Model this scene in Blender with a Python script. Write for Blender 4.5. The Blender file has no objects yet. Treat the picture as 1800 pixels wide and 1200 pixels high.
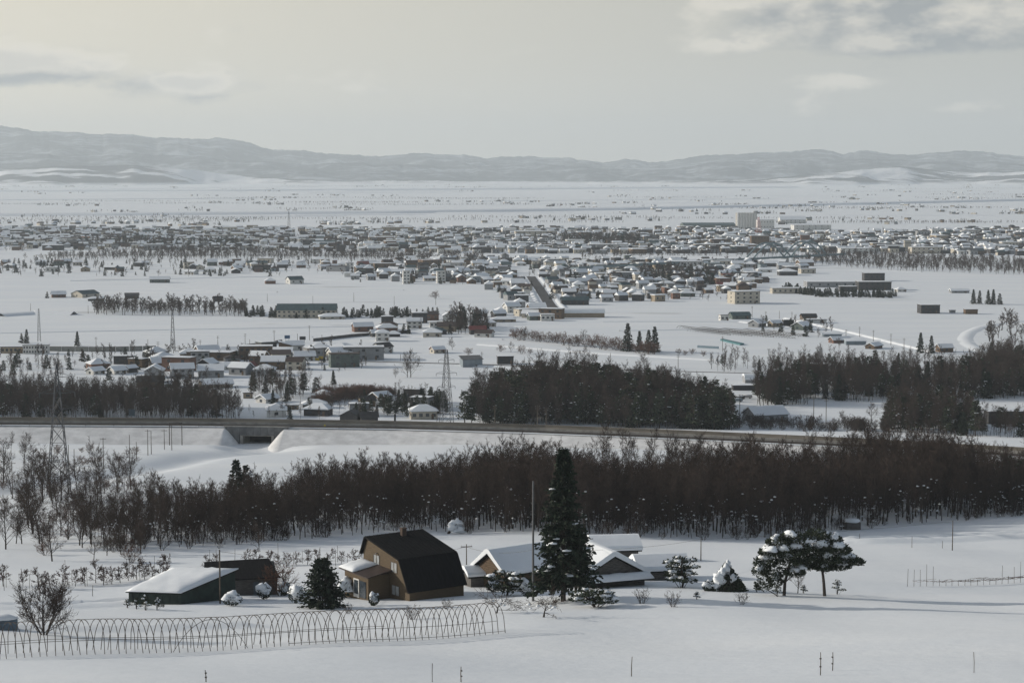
import bpy, math, random
import numpy as np
from mathutils import Vector, Matrix
PI = math.pi
SC = bpy.context.scene
COL = SC.collection
# ------------------------------------------------------------------ camera
F = 3500.0                      # focal length in pixels of the 1800 px wide photograph
CZ = 95.0
PITCH = math.atan(300.0/F)
cam = bpy.data.cameras.new('camera'); cam.lens = 70; cam.sensor_width = 36; cam.clip_start = 1; cam.clip_end = 90000
camo = bpy.data.objects.new('camera', cam); COL.objects.link(camo)
camo.location = (0, 0, CZ); camo.rotation_euler = (PI/2-PITCH, 0, 0)
SC.camera = camo
# ------------------------------------------------------------------ light
SUN_EL = math.radians(17); SUN_AZ = math.radians(-78)       # azimuth from +Y towards +X: low winter sun from the left, a little ahead
sdir = Vector((math.sin(SUN_AZ)*math.cos(SUN_EL), math.cos(SUN_AZ)*math.cos(SUN_EL), math.sin(SUN_EL)))
sl = bpy.data.lights.new('sun', 'SUN'); sl.energy = 5.0; sl.angle = math.radians(0.6); sl.color = (1.0, 0.92, 0.81)
so = bpy.data.objects.new('sun', sl); COL.objects.link(so); so.rotation_euler = (-sdir).to_track_quat('-Z', 'Y').to_euler()
so.location = (-200, 50, 300)
SC.view_settings.view_transform = 'Standard'; SC.view_settings.look = 'None'
SC.view_settings.exposure = -0.33; SC.view_settings.gamma = 1
SC.cycles.use_denoising = True
SC.cycles.max_bounces = 4; SC.cycles.diffuse_bounces = 2; SC.cycles.volume_bounces = 1; SC.cycles.transparent_max_bounces = 8
SC.cycles.caustics_reflective = False; SC.cycles.caustics_refractive = False

class NT:
    def __init__(s, tree): s.t = tree; s.n = tree.nodes; s.l = tree.links
    def new(s, typ, **kw):
        n = s.n.new(typ)
        for k, v in kw.items():
            if k.startswith('in_'):
                key = k[3:]; key = int(key) if key.isdigit() else key
                s.set(n.inputs[key], v)
            else: setattr(n, k, v)
        return n
    def set(s, sock, v):
        if isinstance(v, bpy.types.NodeSocket): s.l.new(v, sock)
        elif isinstance(v, bpy.types.Node): s.l.new(v.outputs[0], sock)
        else: sock.default_value = v
    def m(s, op, a, b=0.0, c=0.0, clamp=False):
        n = s.n.new('ShaderNodeMath'); n.operation = op; n.use_clamp = clamp
        for i, v in enumerate((a, b, c)): s.set(n.inputs[i], v)
        return n.outputs[0]
    def ss(s, x, lo, hi, a=0.0, b=1.0):
        n = s.n.new('ShaderNodeMapRange'); n.interpolation_type = 'SMOOTHSTEP'
        for i, v in enumerate((x, lo, hi, a, b)): s.set(n.inputs[i], v)
        return n.outputs[0]
    def mix(s, f, a, b):
        n = s.n.new('ShaderNodeMix'); n.data_type = 'RGBA'
        s.set(n.inputs[0], f); s.set(n.inputs[6], a); s.set(n.inputs[7], b)
        return n.outputs[2]
    def noise(s, vec, scale, detail=4, rough=0.55, w=None):
        n = s.n.new('ShaderNodeTexNoise'); s.set(n.inputs['Vector'], vec)
        n.inputs['Scale'].default_value = scale; n.inputs['Detail'].default_value = detail; n.inputs['Roughness'].default_value = rough
        return n.outputs[0]

world = bpy.data.worlds.new('World'); SC.world = world; world.use_nodes = True
T = NT(world.node_tree); T.n.clear()
sky = T.new('ShaderNodeTexSky'); sky.sky_type = 'NISHITA'; sky.sun_disc = False
sky.sun_elevation = SUN_EL; sky.sun_rotation = SUN_AZ; sky.altitude = 200; sky.dust_density = 2.0; sky.air_density = 1.0
tc = T.new('ShaderNodeTexCoord'); sep = T.new('ShaderNodeSeparateXYZ', in_0=tc.outputs['Generated'])
X, Y, Z = sep.outputs
az = T.m('ARCTAN2', X, Y); el = T.m('ARCSINE', Z)
K = 0.115
skyc = T.new('ShaderNodeVectorMath', operation='SCALE', in_0=sky.outputs[0]); skyc.inputs['Scale'].default_value = K
# thin high veil: pale, thickest towards the horizon
veil = T.ss(el, 0.06, 0.42, 0.96, 0.10)
sd = T.new('ShaderNodeVectorMath', operation='DOT_PRODUCT', in_0=tc.outputs['Generated'], in_1=tuple(sdir)).outputs['Value']
glow = T.ss(sd, -0.2, 1.0)
veilc = T.mix(glow, (0.56, 0.57, 0.54, 1), (1.28, 1.15, 0.89, 1))
base = T.mix(veil, skyc.outputs[0], veilc)
# cumulus: noise over azimuth and height, one bank ahead to the right, a low one to the left
def cloud(daz, del_):
    a = T.m('ADD', az, daz); e = T.m('ADD', el, del_)
    cv = T.new('ShaderNodeCombineXYZ', in_0=T.m('MULTIPLY', a, 1.0), in_1=T.m('MULTIPLY', e, 2.1), in_2=0.37)
    n1 = T.noise(cv.outputs[0], 15.0, 5, 0.55)
    n2 = T.noise(cv.outputs[0], 5.0, 0, 0.5)
    def bank(ca, ce, ra, re, k):
        u = T.m('DIVIDE', T.m('SUBTRACT', a, ca), ra); v = T.m('DIVIDE', T.m('SUBTRACT', e, ce), re)
        r = T.m('ADD', T.m('MULTIPLY', u, u), T.m('MULTIPLY', v, v))
        return T.m('MULTIPLY', T.m('EXPONENT', T.m('MULTIPLY', r, -1.0)), k)
    top = T.m('ADD', 0.066, T.m('MULTIPLY', T.m('SUBTRACT', a, 0.06), 0.42))
    b = T.m('MULTIPLY', T.m('MULTIPLY', T.ss(e, 0.052, 0.062), T.m('SUBTRACT', 1.0, T.ss(T.m('SUBTRACT', e, top), -0.008, 0.022))), T.m('MULTIPLY', T.ss(a, 0.045, 0.10), T.m('SUBTRACT', 1.0, T.ss(a, 0.36, 0.5))))
    b = T.m('MULTIPLY', b, 0.34)
    b = T.m('ADD', b, bank(-0.24, 0.049, 0.07, 0.010, 0.50))
    b = T.m('ADD', b, bank(0.155, 0.045, 0.03, 0.005, 0.16))
    b = T.m('ADD', b, bank(-0.065, 0.052, 0.02, 0.006, 0.16))
    b = T.m('ADD', b, bank(0.24, 0.030, 0.06, 0.005, 0.14))
    b = T.m('ADD', b, bank(-0.165, 0.0435, 0.022, 0.004, 0.24))
    g = T.m('MULTIPLY', T.ss(n2, 0.5, 0.75), 0.14)
    return T.m('ADD', T.m('ADD', T.m('MULTIPLY', T.m('SUBTRACT', n1, 0.6), 1.25), b), g)
d0 = cloud(0.0, 0.0); d1 = cloud(-0.018, 0.010)
mask = T.m('MULTIPLY', T.ss(d0, -0.05, 0.22), 0.92)
lit = T.m('ADD', 0.50, T.m('MULTIPLY', T.m('SUBTRACT', d0, d1), 4.2), clamp=True)
lit = T.m('SUBTRACT', lit, T.m('MULTIPLY', T.ss(d0, 0.08, 0.34), 0.34), clamp=True)
cc = T.mix(lit, (0.36, 0.39, 0.41, 1), (1.0, 0.94, 0.82, 1))
fin = T.mix(mask, base, cc)
bg = T.new('ShaderNodeBackground', in_0=fin); bg.inputs[1].default_value = 1.0
T.l.new(bg.outputs[0], T.new('ShaderNodeOutputWorld').inputs[0])
world.cycles.sampling_method = 'MANUAL'; world.cycles.sample_map_resolution = 256

# ------------------------------------------------------------------ materials
MATS = {}
def mat(name, col, rough=0.8, var=0.15, scale=1.0, bump=0.0, bscale=8.0, metal=0.0, stretch=(1, 1, 1), col2=None, spec=0.3):
    if name in MATS: return MATS[name]
    m = bpy.data.materials.new(name); m.use_nodes = True
    t = NT(m.node_tree); b = t.n['Principled BSDF']
    tcn = t.new('ShaderNodeTexCoord'); mp = t.new('ShaderNodeMapping', in_Vector=tcn.outputs['Object']); mp.inputs['Scale'].default_value = stretch
    n = t.noise(mp.outputs[0], scale, 5, 0.6)
    c1 = tuple(max(0, c*(1-var)) for c in col)+(1,)
    c2 = (tuple(min(1, c*(1+var)) for c in col) if col2 is None else col2)+(1,)
    c = t.mix(t.ss(n, 0.3, 0.7), c1, c2)
    t.set(b.inputs['Base Color'], c)
    b.inputs['Roughness'].default_value = rough; b.inputs['Metallic'].default_value = metal; b.inputs['Specular IOR Level'].default_value = spec
    if bump:
        nb = t.noise(mp.outputs[0], bscale, 4, 0.6)
        bn = t.new('ShaderNodeBump', in_Height=nb); bn.inputs['Strength'].default_value = bump; bn.inputs['Distance'].default_value = 0.1
        t.set(b.inputs['Normal'], bn)
    MATS[name] = m
    return m
SNOW = mat('snow', (0.775, 0.815, 0.855), 0.75, 0.03, 0.3, 0.25, 1.5, spec=0.2)
BARK = mat('bark', (0.045, 0.037, 0.033), 0.95, 0.35, 3.0)
TWIG = mat('twigs', (0.056, 0.041, 0.034), 0.95, 0.35, 0.6)
REDTWIG = mat('red_twigs', (0.12, 0.065, 0.045), 0.95, 0.35, 0.8)
NEEDLE = mat('needles', (0.022, 0.034, 0.022), 0.9, 0.5, 1.2)
NEEDLE2 = mat('pine_needles', (0.035, 0.047, 0.027), 0.9, 0.5, 1.2)
STEEL = mat('galvanised_steel', (0.20, 0.21, 0.22), 0.6, 0.2, 2.0)
DSTEEL = mat('rusty_pipe', (0.065, 0.056, 0.05), 0.8, 0.35, 4.0)
CONC = mat('concrete', (0.30, 0.29, 0.27), 0.9, 0.2, 0.5, 0.2)
ASPH = mat('asphalt', (0.06, 0.06, 0.063), 0.9, 0.3, 0.3)
GLASS = mat('window_glass', (0.03, 0.04, 0.05), 0.12, 0.2, 1.0, spec=0.6)
FRAME = mat('white_frame', (0.6, 0.6, 0.58), 0.6, 0.05)
WOODP = mat('pole_wood', (0.09, 0.075, 0.06), 0.95, 0.3, 2.0)

def ground_material():
    m = bpy.data.materials.new('snow_field'); m.use_nodes = True
    t = NT(m.node_tree); b = t.n['Principled BSDF']
    g = t.new('ShaderNodeNewGeometry'); P = g.outputs['Position']
    sp = t.new('ShaderNodeSeparateXYZ', in_0=P)
    st = t.new('ShaderNodeCombineXYZ', in_0=t.m('MULTIPLY', sp.outputs[0], 0.25), in_1=sp.outputs[1], in_2=0.0)
    n1 = t.noise(st.outputs[0], 0.035, 6, 0.6); n2 = t.noise(P, 0.5, 5, 0.6)
    c = t.mix(t.ss(n1, 0.35, 0.7), (0.735, 0.78, 0.825, 1), (0.795, 0.83, 0.86, 1))
    # grass stubble and bare strips showing through on the plain beyond the hill
    far = t.ss(sp.outputs[1], 900, 1200)
    st2 = t.new('ShaderNodeCombineXYZ', in_0=t.m('MULTIPLY', sp.outputs[0], 0.006), in_1=t.m('MULTIPLY', sp.outputs[1], 0.022), in_2=3.3)
    n3 = t.noise(st2.outputs[0], 1.0, 5, 0.6)
    strip = t.m('MULTIPLY', t.m('MULTIPLY', t.ss(n3, 0.64, 0.70), far), 0.35)
    c = t.mix(strip, c, (0.30, 0.30, 0.29, 1))
    t.set(b.inputs['Base Color'], c); b.inputs['Roughness'].default_value = 0.7; b.inputs['Specular IOR Level'].default_value = 0.25
    h = t.m('ADD', t.m('MULTIPLY', n2, 0.4), t.m('MULTIPLY', t.noise(st.outputs[0], 0.6, 4, 0.6), 0.5))
    bn = t.new('ShaderNodeBump', in_Height=h); bn.inputs['Strength'].default_value = 0.5; bn.inputs['Distance'].default_value = 0.35
    t.set(b.inputs['Normal'], bn)
    return m
GROUND = ground_material()

# ------------------------------------------------------------------ terrain
_pd = [0, 50, 100, 150, 243, 300, 338, 400, 480, 560, 610, 660, 720, 800, 1000]
_pz = [88, 76, 66, 56.2, 43, 37.5, 33.5, 26.5, 20, 14.0, 10.5, 6, 1.5, 0, 0]
_t = np.interp(np.arange(-60, 1061), _pd, _pz); _k = np.hanning(41); _k /= _k.sum()
_tab = np.convolve(np.pad(_t, 20, mode='edge'), _k, mode='valid'); _tabx = np.arange(-60, 1061)
def seg_dist(x, y, pts):
    best = np.full(np.shape(x), 1e9); 
    for (ax, ay), (bx, by) in zip(pts[:-1], pts[1:]):
        dx, dy = bx-ax, by-ay; L = dx*dx+dy*dy
        tt = np.clip(((x-ax)*dx+(y-ay)*dy)/L, 0, 1)
        best = np.minimum(best, np.hypot(x-ax-tt*dx, y-ay-tt*dy))
    return best
DITCH = [(-140, 415), (-112, 455), (-98, 520), (-90, 575), (-70, 606)]
TRACK = [(57, 318), (75, 325), (110, 338), (160, 352)]
HOOPBANK = [(-62, 186), (-50, 191), (-36, 198), (-28, 203)]
YARD = [(-70, 216), (-57, 222), (-46, 231), (-40, 236)]
LEVEES = []      # (points, half width, height)
def terrain(x, y):
    x = np.asarray(x, float); y = np.asarray(y, float)
    z = np.interp(y, _tabx, _tab)
    near = np.clip((760-y)/250, 0, 1)
    z = z + near*(0.5*np.sin(x*0.041+y*0.023+1.3+0.8*np.sin(y*0.031+x*0.013))+0.22*np.sin(x*0.083-y*0.057+1.1*np.sin(x*0.037+0.4))+0.09*np.sin(x*0.21+y*0.17+1.7*np.sin(y*0.083-x*0.05)))
    # yard terrace round the farmhouse and drifts
    z = z - 1.7*np.exp(-(seg_dist(x, y, DITCH)/7.0)**2)
    d = seg_dist(x, y, TRACK); z = z + 0.9*np.exp(-((d-2.5)/1.6)**2) - 0.5*np.exp(-(d/1.6)**2)
    z = z - 2.0*np.exp(-(((x+80)/10)**2+((y-609)/12)**2)**2)
    d = seg_dist(x, y, HOOPBANK); z = z + 0.55*np.exp(-(d/1.5)**2)
    d = seg_dist(x, y, YARD); z = z + 0.6*np.exp(-((d-2.2)/1.3)**2) - 0.5*np.exp(-(d/1.5)**2)
    for pts, hw, hh in LEVEES:
        z = z + hh*np.clip(1.5-seg_dist(x, y, pts)/hw, 0, 1)
    return z
def ray(px, py):
    v = Vector(((px-900)/F, -(py-600)/F, -1.0)); v.rotate(camo.rotation_euler); return v
def gp(px, py, zoff=0.0):
    """point of the ground seen at a pixel of the photograph"""
    v = ray(px, py); v = v/v.y
    if v.z < 0 and -CZ/v.z > 1090: return Vector((v.x*-CZ/v.z, -CZ/v.z, zoff))
    D = 120.0; step = 4.0
    while D < 30000:
        z = CZ+v.z*D
        if z <= terrain(v.x*D, D): break
        D += step; step = max(4, D*0.01)
    lo, hi = D-step*1.02, D
    for _ in range(18):
        mid = (lo+hi)/2
        if CZ+v.z*mid <= terrain(v.x*mid, mid): hi = mid
        else: lo = mid
    return Vector((v.x*hi, hi, float(terrain(v.x*hi, hi))+zoff))
def gz(px, py, z):
    v = ray(px, py); D = (z-CZ)/v.z
    return Vector((v.x*D, v.y*D, z))
def tz(x, y): return 0.0 if y > 1080 else float(terrain(x, y))

# ------------------------------------------------------------------ mesh helpers
class MB:
    def __init__(s): s.v = []; s.f = []
    def add(s, vs, fs):
        o = len(s.v); s.v.extend([tuple(v) for v in vs]); s.f.extend([tuple(i+o for i in f) for f in fs]); return s
    def box(s, x0, x1, y0, y1, z0, z1):
        return s.add([(x0,y0,z0),(x1,y0,z0),(x1,y1,z0),(x0,y1,z0),(x0,y0,z1),(x1,y0,z1),(x1,y1,z1),(x0,y1,z1)],
                     [(0,3,2,1),(4,5,6,7),(0,1,5,4),(1,2,6,5),(2,3,7,6),(3,0,4,7)])
    def prism(s, prof, x0, x1):            # profile of (y, z) points swept along x
        n = len(prof)
        vs = [(x0, y, z) for y, z in prof]+[(x1, y, z) for y, z in prof]
        fs = [(i, (i+1) % n, n+(i+1) % n, n+i) for i in range(n)]+[tuple(range(n-1, -1, -1)), tuple(range(n, 2*n))]
        return s.add(vs, fs)
    def poly(s, top, th):                  # a slab: top polygon of 3-D points and the same lowered
        n = len(top); vs = list(top)+[(p[0], p[1], p[2]-th) for p in top]
        return s.add(vs, [tuple(range(n)), tuple(range(2*n-1, n-1, -1))]+[(i, n+i, n+(i+1) % n, (i+1) % n) for i in range(n)])
    def tube(s, pts, r0, r1=None, n=5):
        r1 = r0 if r1 is None else r1
        pts = [Vector(p) for p in pts]; m = len(pts); vs = []; fs = []
        for i, p in enumerate(pts):
            d = (pts[min(i+1, m-1)]-pts[max(i-1, 0)]).normalized()
            a = d.orthogonal().normalized() if abs(d.z) < 0.99 else Vector((1, 0, 0)); a = (a-d*a.dot(d)).normalized(); b = d.cross(a)
            r = r0+(r1-r0)*i/(m-1)
            for k in range(n):
                t = 2*PI*k/n; vs.append(p+a*math.cos(t)*r+b*math.sin(t)*r)
        for i in range(m-1):
            for k in range(n): fs.append((i*n+k, i*n+(k+1) % n, (i+1)*n+(k+1) % n, (i+1)*n+k))
        fs += [tuple(range(n-1, -1, -1)), tuple(range((m-1)*n, m*n))]
        return s.add(vs, fs)
    def blob(s, c, r, seed=0, amp=0.25, flat=True, sub=2):
        V, Fc = ICO[sub]; rnd = random.Random(seed); ph = [rnd.uniform(0, 6) for _ in range(6)]
        vs = []
        for x, y, z in V:
            k = 1+amp*(math.sin(3.1*x+ph[0])*math.sin(2.7*y+ph[1])+0.6*math.sin(5.3*z+ph[2]+2*x)*math.sin(4.9*x+ph[3])+0.45*math.sin(9.1*y+ph[4]+3*z)*math.sin(8.3*x+ph[5]))
            zz = z if not flat else (z if z > 0 else z*0.45)
            vs.append((c[0]+x*r[0]*k, c[1]+y*r[1]*k, c[2]+zz*r[2]*k))
        return s.add(vs, Fc)
    def build(s, name, m, parent=None, smooth=False):
        me = bpy.data.meshes.new(name); me.from_pydata(s.v, [], s.f); me.materials.append(m)
        if smooth: me.polygons.foreach_set('use_smooth', [True]*len(me.polygons))
        me.update(); return link(name, me, parent)
def _ico(sub):
    g = (1+5**0.5)/2
    V = [Vector(p).normalized() for p in [(-1,g,0),(1,g,0),(-1,-g,0),(1,-g,0),(0,-1,g),(0,1,g),(0,-1,-g),(0,1,-g),(g,0,-1),(g,0,1),(-g,0,-1),(-g,0,1)]]
    Fs = [(0,11,5),(0,5,1),(0,1,7),(0,7,10),(0,10,11),(1,5,9),(5,11,4),(11,10,2),(10,7,6),(7,1,8),(3,9,4),(3,4,2),(3,2,6),(3,6,8),(3,8,9),(4,9,5),(2,4,11),(6,2,10),(8,6,7),(9,8,1)]
    for _ in range(sub-1):
        c = {}; N = []
        def mid(a, b):
            k = (min(a, b), max(a, b))
            if k not in c: V.append(((V[a]+V[b])/2).normalized()); c[k] = len(V)-1
            return c[k]
        for a, b, d in Fs:
            x, y, z = mid(a, b), mid(b, d), mid(d, a); N += [(a, x, z), (b, y, x), (d, z, y), (x, y, z)]
        Fs = N
    return [tuple(v) for v in V], Fs
ICO = {1: _ico(1), 2: _ico(2), 3: _ico(3)}
def link(name, data, parent=None):
    o = bpy.data.objects.new(name, data); COL.objects.link(o)
    if parent is not None: o.parent = parent
    return o
def tag(o, label, cat, group=None, kind=None):
    o['label'] = label
    if cat: o['category'] = cat
    if group: o['group'] = group
    if kind: o['kind'] = kind
    return o
def thing(name, label, cat, loc, rz=0.0, group=None, sc=1.0):
    o = link(name, None); o.location = loc; o.rotation_euler = (0, 0, rz); o.scale = (sc, sc, sc)
    o.empty_display_size = 0.3
    return tag(o, label, cat, group)
def struct(o): o['kind'] = 'structure'; return o
ORD = ['first', 'second', 'third', 'fourth', 'fifth', 'sixth', 'seventh', 'eighth', 'ninth', 'tenth', 'eleventh', 'twelfth', 'thirteenth', 'fourteenth', 'fifteenth', 'sixteenth', 'seventeenth', 'eighteenth', 'nineteenth', 'twentieth']
def ordn(i):
    if i < 20: return ORD[i]
    t = ['twenty', 'thirty', 'forty', 'fifty', 'sixty', 'seventy', 'eighty', 'ninety'][(i+1)//10-2]
    r = (i+1) % 10
    return (t[:-1]+'ieth') if r == 0 else t+'-'+ORD[r-1]

# ------------------------------------------------------------------ ground sheet
def build_ground():
    rows = [0.0]
    while rows[-1] < 60000:
        D = rows[-1]; rows.append(D+(8 if D < 120 else 1.6 if D < 420 else 2.5 if D < 700 else max(8, D*0.02)))
    rows = [-300, -150, -60]+rows
    R = np.array(rows); n = 321
    u = np.linspace(-1, 1, n)
    hw = 130+np.maximum(R, 0)*0.36
    hw[R > 3000] *= 1+(R[R > 3000]-3000)/20000
    Xg = u[None, :]*hw[:, None]; Yg = np.repeat(R[:, None], n, 1)
    Zg = terrain(Xg, Yg)
    m = len(R); vs = np.stack([Xg, Yg, Zg], -1).reshape(-1, 3)
    i = np.arange(m*n).reshape(m, n)
    q = np.stack([i[:-1, :-1], i[:-1, 1:], i[1:, 1:], i[1:, :-1]], -1).reshape(-1, 4)
    me = bpy.data.meshes.new('ground'); me.from_pydata(vs.tolist(), [], q.tolist()); me.materials.append(GROUND)
    me.polygons.foreach_set('use_smooth', [True]*len(me.polygons)); me.update()
    return struct(link('ground', me))
build_ground()

# ------------------------------------------------------------------ mountains
def mountain_material():
    m = bpy.data.materials.new('mountain_forest'); m.use_nodes = True
    t = NT(m.node_tree); b = t.n['Principled BSDF']
    P = t.new('ShaderNodeNewGeometry').outputs['Position']
    n = t.noise(P, 0.0022, 8, 0.7); n2 = t.noise(P, 0.011, 4, 0.6)
    k = t.m('ADD', t.m('MULTIPLY', n, 0.75), t.m('MULTIPLY', n2, 0.25))
    c = t.mix(t.ss(k, 0.46, 0.66), (0.06, 0.07, 0.08, 1), (0.42, 0.45, 0.49, 1))
    t.set(b.inputs['Base Color'], c); b.inputs['Roughness'].default_value = 0.95; b.inputs['Specular IOR Level'].default_value = 0.0
    return m
MTN = mountain_material()
def hill_material():
    m = bpy.data.materials.new('hill_fields'); m.use_nodes = True
    t = NT(m.node_tree); b = t.n['Principled BSDF']
    P = t.new('ShaderNodeNewGeometry').outputs['Position']
    sp = t.new('ShaderNodeSeparateXYZ', in_0=P)
    st = t.new('ShaderNodeCombineXYZ', in_0=t.m('MULTIPLY', sp.outputs[0], 0.5), in_1=sp.outputs[1], in_2=sp.outputs[2])
    n = t.noise(st.outputs[0], 0.0016, 6, 0.6)
    low = t.ss(sp.outputs[2], 2, 22)
    k = t.m('MULTIPLY', t.ss(n, 0.44, 0.50), low)
    c = t.mix(k, (0.78, 0.80, 0.83, 1), (0.06, 0.065, 0.075, 1))
    t.set(b.inputs['Base Color'], c); b.inputs['Roughness'].default_value = 0.95; b.inputs['Specular IOR Level'].default_value = 0.0
    return m
HILL = hill_material()
def fbm(a, seed, octs=6):
    r = np.random.RandomState(seed); out = 0; amp = 1; f = 1
    for _ in range(octs):
        out = out+amp*np.sin(a*f*r.uniform(0.8, 1.2)+r.uniform(0, 6.28)); f *= 2.05; amp *= 0.52
    return out
def ridge(name, prof, dist, wid, seed, rough, amin=-0.75, amax=0.75, m=MTN, foot=0.0):
    px = np.array([p[0] for p in prof], float); py = np.array([p[1] for p in prof], float)
    na, nd = 1500, 36
    A = np.linspace(amin, amax, na); ypx = np.interp(A*F+900, px, py)
    H = (300-ypx)/F*dist+CZ
    H = H+rough*(0.20*fbm(A*190, seed+5)+0.16*np.abs(fbm(A*430, seed+7)))
    dist = dist+foot*fbm(A*16, seed+9)
    V = []
    for j in range(nd+1):
        s = -1+2*j/nd
        sh = 1-abs(s)**1.15
        spur = fbm(A*85+s*2.5, seed)*0.5+fbm(A*210-s*5, seed+1)*0.25
        D = dist+s*wid*(1+0.25*np.sin(A*37+seed)*(s < 0))
        z = H*sh+rough*spur*4*abs(s)*(1-abs(s))-2
        V.append(np.stack([A*D, D+0*A, z], -1))
    V = np.concatenate(V); i = np.arange((nd+1)*na).reshape(nd+1, na)
    q = np.stack([i[:-1, :-1], i[:-1, 1:], i[1:, 1:], i[1:, :-1]], -1).reshape(-1, 4)
    me = bpy.data.meshes.new(name); me.from_pydata(V.tolist(), [], q.tolist()); me.materials.append(m)
    me.polygons.foreach_set('use_smooth', [True]*len(me.polygons)); me.update()
    return struct(link(name, me))
ridge('mountains', [(-1600, 235), (-900, 215), (-300, 226), (0, 222), (60, 230), (130, 234), (230, 238), (340, 246), (385, 242), (430, 250), (480, 263), (560, 268), (640, 275), (690, 273), (750, 270), (815, 273), (850, 279), (880, 275), (950, 277), (1000, 277), (1020, 283), (1060, 286), (1100, 279), (1140, 287), (1190, 280), (1260, 272), (1330, 270), (1400, 265), (1450, 264), (1480, 271), (1510, 265), (1560, 271), (1620, 272), (1690, 264), (1740, 270), (1800, 275), (2300, 262), (3200, 250)], 21000, 3600, 3, 32)
ridge('mountains', [(-1600, 270), (-300, 262), (0, 268), (120, 274), (260, 270), (420, 282), (520, 288), (640, 287), (800, 293), (960, 290), (1100, 297), (1180, 292), (1290, 284), (1420, 282), (1560, 280), (1700, 283), (1800, 287), (3200, 276)], 17600, 2000, 11, 22)
ridge('hills', [(-1600, 296), (-200, 290), (0, 297), (110, 292), (240, 291), (330, 297), (430, 309), (560, 317), (700, 318), (900, 319), (1050, 319), (1180, 318), (1300, 316), (1400, 309), (1490, 301), (1580, 292), (1640, 299), (1710, 303), (1800, 300), (2400, 294), (3200, 290)], 14900, 1300, 23, 9, m=HILL, foot=420)
# ------------------------------------------------------------------ trees: meshes shared by all copies of a kind
def seg_mesh(name, segs, m, sides=3):
    """tapered prisms, one for each (p0, p1, r0, r1)"""
    if not segs: segs = [((0, 0, 0), (0, 0, .1), .01, .01)]
    a = np.array([s[0] for s in segs], float); b = np.array([s[1] for s in segs], float)
    r0 = np.array([s[2] for s in segs]); r1 = np.array([s[3] for s in segs])
    d = b-a; d /= np.linalg.norm(d, axis=1)[:, None]+1e-9
    ref = np.where(np.abs(d[:, 2:3]) > 0.9, np.array([[1., 0, 0]]), np.array([[0, 0, 1.]]))
    u = np.cross(d, ref); u /= np.linalg.norm(u, axis=1)[:, None]+1e-9; w = np.cross(d, u)
    V = []
    for e, r in ((a, r0), (b, r1)):
        for k in range(sides):
            t = 2*PI*k/sides; V.append(e+(u*math.cos(t)+w*math.sin(t))*r[:, None])
    V = np.stack(V, 1).reshape(-1, 3); n = len(segs); o = np.arange(n)[:, None]*2*sides
    Q = np.concatenate([np.concatenate([o+k, o+(k+1) % sides, o+sides+(k+1) % sides, o+sides+k], 1) for k in range(sides)])
    me = bpy.data.meshes.new(name); me.from_pydata(V.tolist(), [], Q.tolist()); me.materials.append(m); me.update()
    return me
def rdir(d, ang, rnd):
    p = d.orthogonal().normalized(); p.rotate(Matrix.Rotation(rnd.uniform(0, 2*PI), 3, d))
    return (d*math.cos(ang)+p*math.sin(ang)).normalized()
def bare_tree(seed, H, tr, clear, spread, nl, n2=6, n3=5, up=0.35, lean=0.04, stems=1, tw=0.022, fine=1.0):
    rnd = random.Random(seed); trunk = []; crown = []
    def limb(p, d, L, r, level):
        n = 4 if level < 2 else 2 if level == 2 else 1
        out = trunk if level < 2 else crown
        pts = [p.copy()]
        for i in range(n):
            d = (d+Vector((rnd.gauss(0, .13), rnd.gauss(0, .13), rnd.gauss(0, .08)+up*0.18))).normalized()
            q = p+d*(L/n); ra = r*(1-0.75*i/n); rb = r*(1-0.75*(i+1)/n)
            out.append((tuple(p), tuple(q), max(ra, tw*0.6), max(rb, tw*0.5))); p = q; pts.append(p.copy())
        if level >= 3: return
        k = (n2 if level == 1 else n3)
        for j in range(k):
            t = rnd.uniform(0.25, 1.0) if level == 1 else rnd.uniform(0.15, 1.0)
            i = min(int(t*n), n-1); b = pts[i].lerp(pts[i+1], t*n-i)
            limb(b, rdir((pts[i+1]-pts[i]).normalized(), rnd.uniform(0.4, 0.95), rnd), L*rnd.uniform(0.32, 0.6)*fine, max(r*0.42, tw), level+1)
    for s in range(stems):
        p = Vector((0, 0, -0.5)); d = Vector((rnd.gauss(0, lean), rnd.gauss(0, lean), 1)).normalized()
        if stems > 1: d = Vector((math.cos(s*2*PI/stems+seed)*0.5, math.sin(s*2*PI/stems+seed)*0.5, 1)).normalized()
        n = 7; pts = [p]; Hs = H*rnd.uniform(0.85, 1.0)
        for i in range(n):
            d = (d+Vector((rnd.gauss(0, .05), rnd.gauss(0, .05), .06))).normalized(); q = p+d*(Hs+.5)/n
            trunk.append((tuple(p), tuple(q), tr*(1-.85*i/n), tr*(1-.85*(i+1)/n))); p = q; pts.append(p)
        for j in range(nl):
            t = clear+(1-clear)*((j+rnd.random())/nl); t = min(t, 0.995); i = min(int(t*n), n-1); b = pts[i].lerp(pts[i+1], t*n-i)
            L = spread*(1.05-0.55*max(0, (t-clear)/(1-clear)))*rnd.uniform(0.7, 1.15)
            limb(b, rdir((pts[i+1]-pts[i]).normalized(), rnd.uniform(0.45, 1.0)*(1.15-0.4*up), rnd), L, tr*0.35*(1.15-t), 1)
    return trunk, crown
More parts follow.
